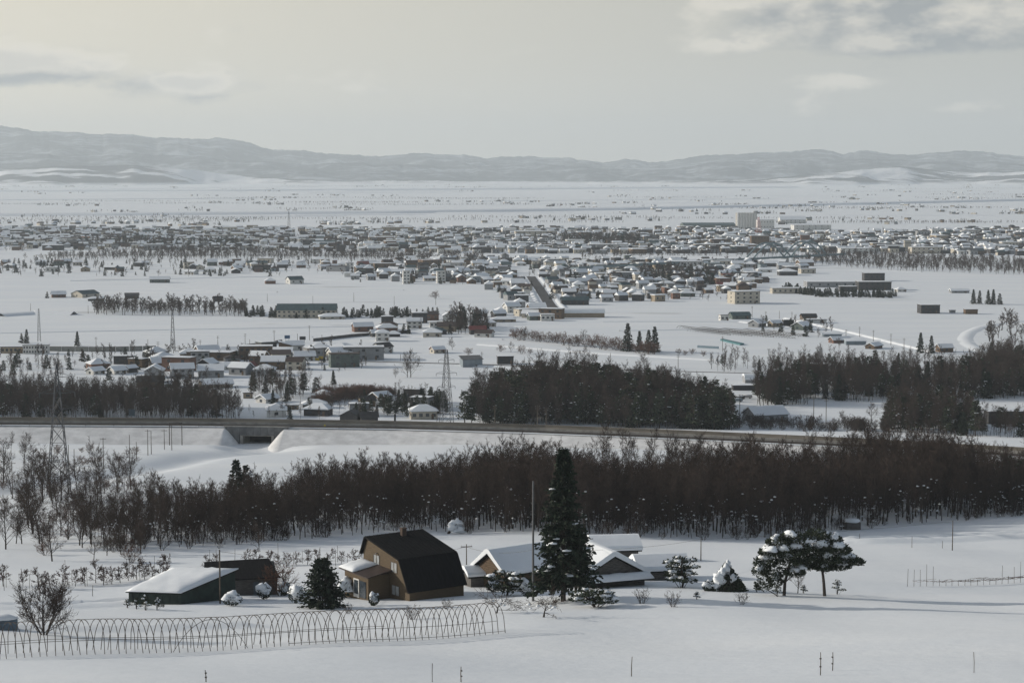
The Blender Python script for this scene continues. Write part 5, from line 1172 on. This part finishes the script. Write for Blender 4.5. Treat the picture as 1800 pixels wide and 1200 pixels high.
# fill the clusters with houses
placed = [(o.location.x, o.location.y) for o in bpy.data.objects if o.name.startswith('house') and o.parent is None]
def cluster(desc, poly, n, seed, mind, wr=(7, 11.5), hr=(3.8, 6.4), big=.07):
    W = [gz(x, y, 0.0) for x, y in poly]; r = random.Random(seed); xs = [w.x for w in W]; ys = [w.y for w in W]; got = []; t = 0
    while len(got) < n and t < n*80:
        t += 1; x = r.uniform(min(xs), max(xs)); y = r.uniform(min(ys), max(ys)); c = False; j = len(W)-1
        for i in range(len(W)):
            if (W[i].y > y) != (W[j].y > y) and x < (W[j].x-W[i].x)*(y-W[i].y)/(W[j].y-W[i].y)+W[i].x: c = not c
            j = i
        if not c or any(abs(x-a) < mind and abs(y-b) < mind*1.6 for a, b in placed) or any(seg_dist(np.array(x), np.array(y), rd) < 11 for rd in ROADS): continue
        placed.append((x, y)); got.append((x, y))
    got.sort(key=lambda q: q[0]/q[1]); cnt = {}
    for x, y in got:
        wall = r.choice(['white', 'white', 'cream', 'grey', 'grey', 'grey', 'brown', 'dark', 'dark', 'dark', 'tan', 'blue', 'rust', 'beige', 'green', 'brown', 'brown']); roof = r.choice(['snow']*7+['dark', 'dark', 'teal', 'brown', 'brown', 'red']); kind = r.choice(['gable', 'gable', 'gable', 'gable', 'hip', 'hip', 'flat', 'shed'])
        sn = r.uniform(.3, .55) if roof in ('snow', 'dark') else r.choice([0, .2]); w = r.uniform(*wr); h = r.uniform(*hr); d = w*r.uniform(.6, .9)
        if r.random() < big: w *= 2.0; kind = 'flat' if r.random() < .6 else 'gable'; d = min(w*.5, 16)
        i = cnt.get(wall, 0); cnt[wall] = i+1
        ri = min(d*.27, h*.4); hh = h-ri if kind in ('gable', 'hip', 'shed') else h
        house('house', '%s %s-walled house from the left in %s' % (ordn(i), wall, desc), (x, y, tz(x, y)), r.choice([.1, .15, .2, 1.7, .5, -.3])+r.uniform(-.1, .1), w, d, max(2.4, hh), kind, wall, roof, sn, ri if kind in ('gable', 'hip', 'shed') else None, r.choice([2, 3]), 'houses in '+desc, 'house', 2 if h > 5.8 else 1)
ROADS = [[tuple(gz(x, y, 0)[:2]) for x, y in q] for q in ([(933, 486), (950, 510), (966, 535), (985, 556)], [(933, 486), (910, 470)], [(560, 640), (700, 637), (840, 640), (1100, 650), (1350, 655)], [(0, 640), (150, 632), (430, 618), (560, 606), (720, 586), (850, 560)])]
cluster('the left village', [(130, 662), (200, 635), (330, 622), (470, 612), (640, 618), (640, 640), (480, 660), (330, 664)], 40, 1, 11, (7, 12), (4, 6.5))
cluster('the small village by the noise wall', [(620, 600), (860, 595), (850, 556), (780, 560), (640, 572)], 16, 2, 12, (7, 12), (4, 6.5), 0)
cluster('the middle village', [(600, 488), (640, 466), (850, 456), (1100, 458), (1340, 464), (1340, 500), (1280, 524), (1150, 532), (1060, 530), (900, 530), (840, 500), (700, 498)], 122, 3, 13)
cluster('the roadside village in front of the far road', [(850, 566), (900, 540), (1000, 545), (960, 566)], 9, 4, 11)
cluster('the village row before the river', [(330, 484), (480, 478), (620, 482), (620, 462), (420, 462), (330, 470)], 34, 5, 12)
cluster('the farms on the left plain', [(0, 482), (260, 484), (260, 462), (0, 462)], 12, 6, 16)
cluster('the houses behind the highway', [(440, 735), (600, 735), (790, 720), (700, 695), (560, 705)], 8, 7, 14, (7, 10), (4, 5.5), 0)
cluster('the works beyond the middle village', [(1180, 480), (1420, 486), (1420, 466), (1180, 462)], 16, 8, 20, (10, 18), (4, 6), .1)
# far town: too many to pick apart
def far_houses(name, label, boxes, seed, m2=True):
    r = random.Random(seed); parts = {}
    def get(m): return parts.setdefault(m.name, (MB(), m))[0]
    for (x, y, w, d, h, rz, kind) in boxes:
        c, s = math.cos(rz), math.sin(rz)
        T_ = lambda a, b, z: (x+a*c-b*s, y+a*s+b*c, z)
        wm = WALLS[r.choice(['white', 'grey', 'grey', 'brown', 'dark', 'dark', 'dark', 'tan', 'cream', 'grey', 'beige', 'brown'])]; mb = get(wm)
        mb.add([T_(a, b, z) for z in (-1, h) for a, b in ((-w/2, -d/2), (w/2, -d/2), (w/2, d/2), (-w/2, d/2))], [(0, 1, 5, 4), (1, 2, 6, 5), (2, 3, 7, 6), (3, 0, 4, 7)])
        q = r.random(); rm = SNOW if q < .64 else ROOFS[r.choice(['dark', 'dark', 'teal', 'brown', 'grey', 'brown', 'grey'])]; e = .5; mb = get(rm)
        if kind == 0: mb.add([T_(a, b, z) for z in (h-.1, h+.35) for a, b in ((-w/2-e, -d/2-e), (w/2+e, -d/2-e), (w/2+e, d/2+e), (-w/2-e, d/2+e))], [(0, 1, 5, 4), (1, 2, 6, 5), (2, 3, 7, 6), (3, 0, 4, 7), (4, 5, 6, 7)])
        else:
            z0, z1 = h-.1, h+d*.28+.3
            mb.add([T_(-w/2-e, -d/2-e, z0), T_(w/2+e, -d/2-e, z0), T_(w/2+e, 0, z1), T_(-w/2-e, 0, z1), T_(-w/2-e, d/2+e, z0), T_(w/2+e, d/2+e, z0)], [(0, 1, 2, 3), (3, 2, 5, 4), (0, 3, 4), (1, 5, 2)])
        gm = get(GLASS)
        n = int(w/4)
        for i in range(n):
            a = -w/2+w*(i+.5)/n; gm.add([T_(a-.7, -d/2-.06, h*.35), T_(a+.7, -d/2-.06, h*.35), T_(a+.7, -d/2-.06, h*.7), T_(a-.7, -d/2-.06, h*.7)], [(0, 1, 2, 3)])
    V = []; Fs = []; mi = []; ms = []
    for mb, m in parts.values():
        o = len(V); V += mb.v; Fs += [tuple(i+o for i in f) for f in mb.f]; mi += [len(ms)]*len(mb.f); ms.append(m)
    me = bpy.data.meshes.new(name); me.from_pydata(V, [], Fs)
    for m in ms: me.materials.append(m)
    me.polygons.foreach_set('material_index', mi); me.update()
    o = link(name, me); o['kind'] = 'stuff'; o['label'] = label
r = random.Random(55); bx = []; g = set()
while len(bx) < 2700:
    px = r.uniform(-60, 1860); lo, hi = np.interp(px, [0, 400, 850, 1150, 1500, 1800], [440, 440, 446, 446, 443, 450]), np.interp(px, [0, 500, 900, 1300, 1450, 1800], [401, 403, 402, 404, 412, 402])
    py = r.uniform(hi, lo)
    if r.random() < .25 and px < 1000 and py > 425: continue
    p = gz(px, py, 0); c = (int(p.x/11), int(p.y/13))
    if c in g: continue
    g.add(c); big = r.random() < .035; w = r.uniform(6.5, 11.5)*(2.2 if big else 1); bx.append((p.x, p.y, w, w*r.uniform(.6, .9), r.uniform(3.2, 5.4)*(1.4 if big else 1), r.choice([.12, .12, 1.69])+r.uniform(-.06, .06), 0 if big or r.random() < .4 else 1))
vb = []; V = [gz(x, y, 0) for x, y in ((600, 490), (640, 464), (850, 456), (1340, 463), (1330, 512), (1150, 532), (900, 532), (840, 502))]
while len(vb) < 260:
    x = r.uniform(-180, 260); y = r.uniform(1440, 2150); c = False; j = len(V)-1
    for i in range(len(V)):
        if (V[i].y > y) != (V[j].y > y) and x < (V[j].x-V[i].x)*(y-V[i].y)/(V[j].y-V[i].y)+V[i].x: c = not c
        j = i
    if not c or any(abs(x-a) < 10 and abs(y-b) < 13 for a, b in placed) or any(seg_dist(np.array(x), np.array(y), rd) < 11 for rd in ROADS): continue
    placed.append((x, y)); w = r.uniform(6.5, 11); vb.append((x, y, w, w*r.uniform(.6, .9), r.uniform(3, 5), r.choice([.12, 1.69, .4])+r.uniform(-.1, .1), 0 if r.random() < .25 else 1))
far_houses('village_houses', 'packed small houses filling the gaps of the middle village', vb, 8)
far_houses('far_town', 'far town of small snow-roofed houses stretching across the plain', bx, 3)
bx = []; tr = []
for i in range(210):
    px = r.uniform(-60, 1860); py = 322+(398-322)*r.random()**1.25; p = gz(px, py, 0); n = r.randint(1, 4)
    for j in range(n): w = r.uniform(6, 13); bx.append((p.x+r.gauss(0, 22), p.y+r.gauss(0, 14), w, w*.6, r.uniform(2.6, 4.5), r.uniform(0, 3), r.randint(0, 1)))
    for j in range(r.randint(4, 12)): q = (p.x+r.gauss(0, 17), p.y+r.gauss(8, 8)); tr.append((q[0], q[1], 0, r.uniform(0, 6), r.uniform(.4, .8), r.randint(0, 4)))
far_houses('far_farms', 'scattered snowy farms dotting the far plain', bx, 4)
for i in range(46):      # windbreaks: rows of trees across the far plain
    px = r.uniform(-60, 1860); py = r.choice((324, 328, 333, 340, 348, 357, 368, 385, 392))+r.gauss(0, 1.5); p = gz(px, py, 0); n = r.randint(40, 150); d = r.uniform(-.06, .06)
    for j in range(n): a = (j-n/2)*r.uniform(4.3, 4.8); tr.append((p.x+a, p.y+a*d+r.gauss(0, 5), 0, r.uniform(0, 6), r.uniform(.36, .66), r.randint(0, 3)))
scatter('far_trees', 'windbreak trees around the far farms', tr, FARBARE+FARCON)
# ------------------------------------------------------------------ large buildings of the town
BL = [(1345, 403, 30, 17, 'flat', 'white', 'snow', .8, 'white block beside the silos'), (1392, 393, 46, 13, 'gable', 'white', 'snow', .8, 'large white hall behind the silos'), (1425, 404, 66, 9, 'flat', 'white', 'snow', .8, 'long pale hall right of the silos'), (1244, 400, 92, 8, 'gable', 'green', 'teal', 0, 'long dark green-roofed store left of the silos'), (1212, 399, 26, 7, 'gable', 'cream', 'snow', .5, 'cream gabled store at the left of the silo yard'),
      (1262, 430, 26, 10, 'flat', 'brown', 'snow', .6, 'brown town block left of the red mast'), (1250, 440, 60, 11, 'flat', 'tan', 'snow', .6, 'wide tan block before the brown town block'), (1335, 432, 32, 18, 'flat', 'brown', 'dark', .5, 'tall brown block below the red and white mast'), (1415, 427, 16, 14, 'flat', 'rust', 'snow', .5, 'rust-coloured tower block right of the mast'), (1595, 442, 12, 20, 'flat', 'cream', 'snow', .5, 'cream tower block in the right part of the town'), (1625, 446, 52, 12, 'flat', 'beige', 'snow', .6, 'long beige block in the right part of the town'), (1505, 445, 60, 9, 'flat', 'white', 'snow', .6, 'long white block near the river at the right'),
      (700, 408, 54, 9, 'flat', 'tan', 'snow', .5, 'tan slab building in the left part of the town'), (585, 408, 18, 8, 'flat', 'cream', 'snow', .5, 'cream block left of the tan slab'), (575, 432, 50, 9, 'gable', 'grey', 'teal', 0, 'gymnasium with blue-grey roof in the town'), (1068, 440, 70, 11, 'flat', 'white', 'snow', .6, 'white school block by the river'), (935, 416, 60, 10, 'flat', 'beige', 'snow', .6, 'pale long school in the middle of the town'), (1202, 472, 66, 13, 'flat', 'white', 'snow', .6, 'white ribbed hall beyond the river road'), (1275, 470, 46, 12, 'flat', 'cream', 'snow', .6, 'cream hall right of the ribbed hall'), (150, 428, 14, 12, 'gable', 'cream', 'orange', 0, 'yellow lit building in the left part of the town')]
for a in BL: H(*a, rz=.08, dd=.45, nwin=6, floors=2, cat='building', name='town_building')
p = gp(1312, 402); k = p.y/F
o = thing('grain_silo', 'white grain silo of tall round bins', 'silo', p, .1)
for i in range(7):
    x = (-15+5*i)*k; MB().tube([(x, 0, -1), (x, 0, 28*k)], 2.75*k, 2.75*k, 14).build('bin', WALLS['white'], o)
MB().box(-18*k, 19*k, 2*k, 6*k, -1, 27.5*k).build('housing', WALLS['beige'], o); MB().box(13*k, 20*k, -2*k, 5*k, 27.6*k, 31*k).build('headhouse', WALLS['grey'], o)
pm = pylon('red and white lattice mast near the silos', gp(1333, 416), hpx(1333, 416, 34), 7.0, [], mat('red_paint', (.42, .06, .05), .6, .1), .8, 'radio_mast', 'mast', .8)
for c in pm.children:
    if c.name.startswith('leg'): pass
# arch bridge over the river
A = gz(1010, 470, 6.0); B = gz(1480, 446, 6.0); d = (B-A); ang = math.atan2(d.y, d.x); L = d.length; TEAL = mat('teal_paint', (.15, .21, .23), .6, .1)
o = thing('arch_bridge', 'pale teal arch bridge crossing the river in front of the town', 'bridge', A, ang)
MB().box(0, L, -5, 5, -1.2, 0).build('deck', TEAL, o); MB().box(0, L, -5.2, -5, 0, 1.0).build('railing', TEAL, o)
for k in range(7): x = L*(.06+.14*k); MB().box(x-1.2, x+1.2, -4, 4, -7, -1.2).build('pier', CONC, o)
for f0, f1 in ((.62, .77), (.77, .92)):
    for s in (-4.6, 4.6):
        MB().tube([(L*(f0+(f1-f0)*i/14), s, 15*math.sin(PI*i/14)) for i in range(15)], .9, .9, 5).build('arch', TEAL, o)
    for i in range(1, 10):
        x = L*(f0+(f1-f0)*i/10); MB().tube([(x, -4.6, 0), (x, -4.6, 15*math.sin(PI*i/10))], .22, .22, 4).build('hanger', TEAL, o)
# ------------------------------------------------------------------ roads, levees, walls, poles of the plain
def strip(name, pts, w, z, m, hump=0.0, n=40):
    P = [gz(x, y, 0) for x, y in pts]; V = []; acc = []
    for i in range(len(P)-1):
        for j in range(n): acc.append(P[i].lerp(P[i+1], j/n))
    acc.append(P[-1]); k = 5
    for i, p in enumerate(acc):
        q = acc[min(i+1, len(acc)-1)]-acc[max(i-1, 0)]; nn = Vector((-q.y, q.x, 0)).normalized()
        for t in (-1, -.5, 0, .5, 1): V.append((p.x+nn.x*w*t/2, p.y+nn.y*w*t/2, tz(p.x, p.y)+z+hump*(1-abs(t)) if hump else tz(p.x, p.y)+z))
    o = MB().add(V, [(i*k+j, i*k+j+1, (i+1)*k+j+1, (i+1)*k+j) for i in range(len(acc)-1) for j in range(k-1)]).build(name, m, None, hump > 0)
    return struct(o)
strip('road', [(933, 486), (950, 510), (966, 535), (985, 556)], 8, .12, ASPH)
strip('road_bank', [(949, 486), (968, 510), (986, 535), (1006, 556)], 5, .0, SNOW, 1.0)
strip('road_bank', [(917, 486), (934, 510), (947, 535), (964, 556)], 5, .0, SNOW, .8)
strip('road', [(560, 638), (640, 636), (840, 641), (1100, 651), (1350, 658)], 7, .12, mat('wet_asphalt', (.09, .088, .085), .8, .3, .05))
strip('road_bank', [(560, 641), (640, 639.5), (840, 644.5), (1100, 654.5), (1350, 661)], 4, .0, SNOW, 1.0)
strip('levee', [(-300, 381), (200, 379), (700, 375), (1100, 369), (1500, 360), (2100, 346)], 46, -.5, SNOW, 8.0)
strip('levee', [(-300, 338), (400, 336), (900, 333), (1400, 330)], 60, -.5, SNOW, 9.0)
strip('levee', [(-300, 446), (500, 447), (1000, 451), (1300, 455)], 30, -.5, SNOW, 3.0)
strip('river', [(60, 449), (600, 449), (1000, 455), (1300, 458)], 14, .25, mat('river_water', (.05, .06, .07), .15, .1))
strip('snow_road', [(1860, 560), (1800, 564), (1755, 569), (1722, 576), (1703, 585), (1696, 595), (1702, 605), (1720, 615), (1745, 626)], 10, -.1, SNOW, .9, 8)
strip('snow_bank', [(0, 556), (60, 552), (130, 553)], 14, -.2, SNOW, 2.5)
strip('field_ridge', [(1060, 566), (1300, 566), (1420, 580)], 4, -.1, SNOW, 1.0)
strip('field_ridge', [(1380, 560), (1500, 586), (1640, 620)], 4, -.1, SNOW, 1.2)
strip('field_ridge', [(840, 606), (1050, 622), (1260, 634)], 4, -.1, SNOW, 1.0)
strip('field_ridge', [(0, 586), (300, 580), (640, 574)], 3, -.1, SNOW, .7)
rr = random.Random(31)
for i in range(16):
    x = rr.uniform(-50, 1500); y = rr.uniform(462, 600); w = rr.uniform(120, 420); sl = rr.uniform(-.03, .03); strip('field_ridge', [(x, y), (x+w, y+sl*w)], 4, -.1, SNOW, rr.uniform(.5, .9), 12)
for i in range(22):
    x = rr.uniform(-50, 1500); y = rr.uniform(326, 395); w = rr.uniform(200, 600); strip('field_ridge', [(x, y), (x+w, y+rr.uniform(-.012, .006)*w)], 12, -.1, SNOW, rr.uniform(1.2, 2.4), 12)
def wall(label, pts, h, m, name='noise_wall', th=.4):
    P = [gp(x, y) for x, y in pts]; o = thing(name, label, 'wall', P[0])
    for a, b in zip(P[:-1], P[1:]):
        n = max(1, int((b-a).length/6)); ang = math.atan2(b.y-a.y, b.x-a.x)
        for i in range(n):
            p = a.lerp(b, i/n)-P[0]; q = a.lerp(b, (i+.97)/n)-P[0]; u = Vector((-math.sin(ang), math.cos(ang), 0))*th/2
            MB().add([p-u+Vector((0, 0, -1)), q-u+Vector((0, 0, -1)), q+u+Vector((0, 0, -1)), p+u+Vector((0, 0, -1)), p-u+Vector((0, 0, h)), q-u+Vector((0, 0, h)), q+u+Vector((0, 0, h)), p+u+Vector((0, 0, h))], [(3, 2, 1, 0), (4, 5, 6, 7), (0, 1, 5, 4), (1, 2, 6, 5), (2, 3, 7, 6), (3, 0, 4, 7)]).build('panel', m, o)
DWALL = mat('dark_panel', (.07, .07, .072), .8, .2)
wall('dark noise wall running beside the road in the fields', [(551, 600), (620, 592), (722, 585)], 1.7, DWALL)
wall('dark noise wall above the left village roofs', [(418, 612), (470, 606), (496, 602)], 1.7, DWALL)
wall('long pale noise wall left of the radio mast', [(85, 617), (180, 618), (275, 616)], 2.6, mat('pale_panel', (.22, .225, .21), .8, .15))
wall('pale blue fence by the greenhouse field', [(1226, 611), (1264, 613)], 1.3, mat('blue_fence', (.18, .25, .30), .7, .1), 'fence')
tp = thing('tarp_strip', 'turquoise tarpaulin strip beside the greenhouse frames', 'tarp', gp(1268, 598)); q = [gp(x, y)-gp(1268, 598) for x, y in ((1266, 598.5), (1271, 597.5), (1308, 605.5), (1301, 607))]
MB().poly([(v.x, v.y, v.z+.8) for v in q], .8).build('sheet', mat('turquoise', (.06, .17, .19), .6, .1), tp)
# greenhouse frames on the right field
for i in range(9):
    x0, y0 = 1196+i*19, 577+i*1.0+(i % 2)*4; a = gp(x0, y0); b = gp(x0+62, y0+7.5); o = thing('tunnel_frame', '%s low snowed-in tunnel frame from the left on the greenhouse field' % ordn(i), 'greenhouse', a, 0, 'tunnel frames on the greenhouse field'); d = b-a; n = 14
    for j in range(n):
        c = d*(j/(n-1)); MB().tube([(c.x+math.cos(t)*2.3, c.y, c.z+1.7*math.sin(t)) for t in [PI*q/6 for q in range(7)]], .09, .09, 3).build('hoop', DSTEEL, o)
    MB().tube([(0, 0, 1.7), (d.x, d.y, d.z+1.7)], .1, .1, 3).build('rail', DSTEEL, o); MB().tube([(2.3, 0, .4), (d.x+2.3, d.y, d.z+.4)], .09, .09, 3).build('rail', DSTEEL, o)
pl = [(169, 612, 20), (193, 628, 26), (236, 622, 16), (260, 612, 16), (278, 626, 26), (340, 618, 24), (352, 615, 18), (383, 612, 22), (431, 612, 26), (439, 610, 14), (482, 606, 26), (523, 602, 16), (544, 598, 26), (566, 602, 14), (595, 642, 26), (578, 632, 22), (643, 642, 24), (704, 634, 12), (740, 578, 20), (847, 640, 22), (1009, 640, 16), (1073, 636, 16), (1192, 647, 24), (1270, 617, 26), (1487, 597, 18), (1511, 592, 18), (1535, 600, 20), (1566, 606, 20), (1589, 614, 20), (1346, 565, 18), (1370, 560, 14), (1392, 566, 18), (54, 547, 14), (155, 551, 14), (470, 530, 14), (550, 534, 14), (622, 530, 16), (693, 536, 16), (766, 536, 14), (1322, 558, 20), (1420, 700, 46), (1452, 745, 46), (1335, 700, 40), (1430, 752, 60), (870, 752, 40), (945, 757, 45), (960, 757, 42), (1300, 752, 60)]
for i, (x, y, n) in enumerate(sorted(pl)):
    zn = 'the left village' if x < 560 else 'the central fields' if x < 1150 else 'the right plain'
    pole('%s utility pole from the left among those spread over the plain' % ordn(i), x, y, hpx(x, y, n), .16, 2 if n > 17 else 0, WOODP, 'utility poles on the plain', name='plain_pole')
o = thing('excavator', 'yellow machine parked at the end of the left village', 'machine', gp(566, 633), .2)
YEL = mat('machine_yellow', (.50, .36, .04), .6, .1); MB().box(-1.6, 1.6, -1, 1, .7, 2.0).build('body', YEL, o); MB().box(-1.8, 1.8, -1.1, -.5, 0, .7).build('track', DWALL, o); MB().box(-1.8, 1.8, .5, 1.1, 0, .7).build('track', DWALL, o); MB().tube([(1, 0, 1.8), (3, 0, 3.4), (4.4, 0, 1.2)], .25, .15, 5).build('arm', YEL, o)
wall('yellow sheet fence beside the parked machine', [(536, 632), (562, 634)], 1.4, YEL, 'fence')
o = thing('chimney_stack', 'short dark chimney stack beside the yellow machine', 'chimney', gp(570, 634)); MB().tube([(0, 0, -1), (0, 0, hpx(570, 634, 22))], .55, .45, 8).build('shaft', DWALL, o)
for i, (x, y, w, c) in enumerate([(505, 602, 8, 'blue'), (532, 604, 9, 'dark'), (643, 640, 4, 'dark')]):
    o = thing('road_sign', '%s road sign on posts beside the plain road, %s from the left' % (c, ordn(i)), 'sign', gp(x, y), .1); k = gp(x, y).y/F
    for s in (-.35, .35): MB().tube([(s*w*k, 0, -1), (s*w*k, 0, 12*k)], .1, .1, 5).build('post', STEEL, o)
    MB().box(-w*k*.6, w*k*.6, -.12, -.02, 7*k, 13*k).build('panel', mat('sign_'+c, (.06, .12, .22) if c == 'blue' else (.03, .032, .035), .6, .1), o)
cr = random.Random(6)
for i, (x, y) in enumerate([(1285, 700), (1300, 702), (1313, 700), (1296, 706), (640, 708), (655, 706)]):
    o = thing('parked_car', 'snow-covered parked car, %s from the left behind the highway' % ordn(i), 'car', gp(x, y), cr.uniform(-.3, .3), 'snow-covered parked cars')
    MB().prism([(-.85, .35), (-.85, .95), (-.7, 1.0), (-.6, 1.45), (.6, 1.45), (.7, 1.0), (.85, .95), (.85, .35)], -2.1, 2.1).build('body', WALLS[cr.choice(['white', 'grey', 'dark', 'blue'])], o)
    for a in (-1.3, 1.3):
        for b in (-.8, .8): MB().tube([(a, b-.08, .32), (a, b+.08, .32)], .32, .32, 10).build('wheel', DWALL, o)
    MB().blob((0, 0, 1.4), (1.9, .85, .35), i, .1, True, 2).build('snow', SNOW, o, True)
# ------------------------------------------------------------------ tell look-alikes apart by their order
def relabel(group, fmt):
    L = sorted([o for o in COL.objects if o.get('group') == group and o.parent is None], key=lambda o: o.location.x/o.location.y)
    for i, o in enumerate(L): o['label'] = fmt % ordn(i)
for st in ('left', 'middle', 'right'): relabel('bare trees along the forest edge, %s stretch' % st, '%%s bare tree from the left along the forest edge, %s stretch' % st)
relabel('bushes at the forest foot', '%s low bare bush from the left at the foot of the forest belt')
relabel('bushes on the left slope', '%s low bush from the left on the open left slope')
relabel('bare trees scattered on the left slope', '%s scattered bare tree from the left on the slope beside the lane')
relabel('guardrail posts', '%s guardrail post from the left on the near side of the highway')
relabel('stakes in the orchard', '%s thin stake from the left among the dwarf orchard trees')
# ------------------------------------------------------------------ air
def build_haze():
    b = MB().box(-24000, 24000, -900, 25500, -8, 700)
    m = bpy.data.materials.new('haze'); m.use_nodes = True; t = NT(m.node_tree); t.n.clear()
    v = t.new('ShaderNodeVolumePrincipled'); v.inputs['Color'].default_value = (0.80, 0.885, 0.95, 1)
    v.inputs['Density'].default_value = 5.4e-5; v.inputs['Anisotropy'].default_value = 0.15
    t.l.new(v.outputs[0], t.new('ShaderNodeOutputMaterial').inputs['Volume'])
    o = b.build('haze', m); o['kind'] = 'stuff'; o['label'] = 'thin pale winter haze over the whole plain'
build_haze()
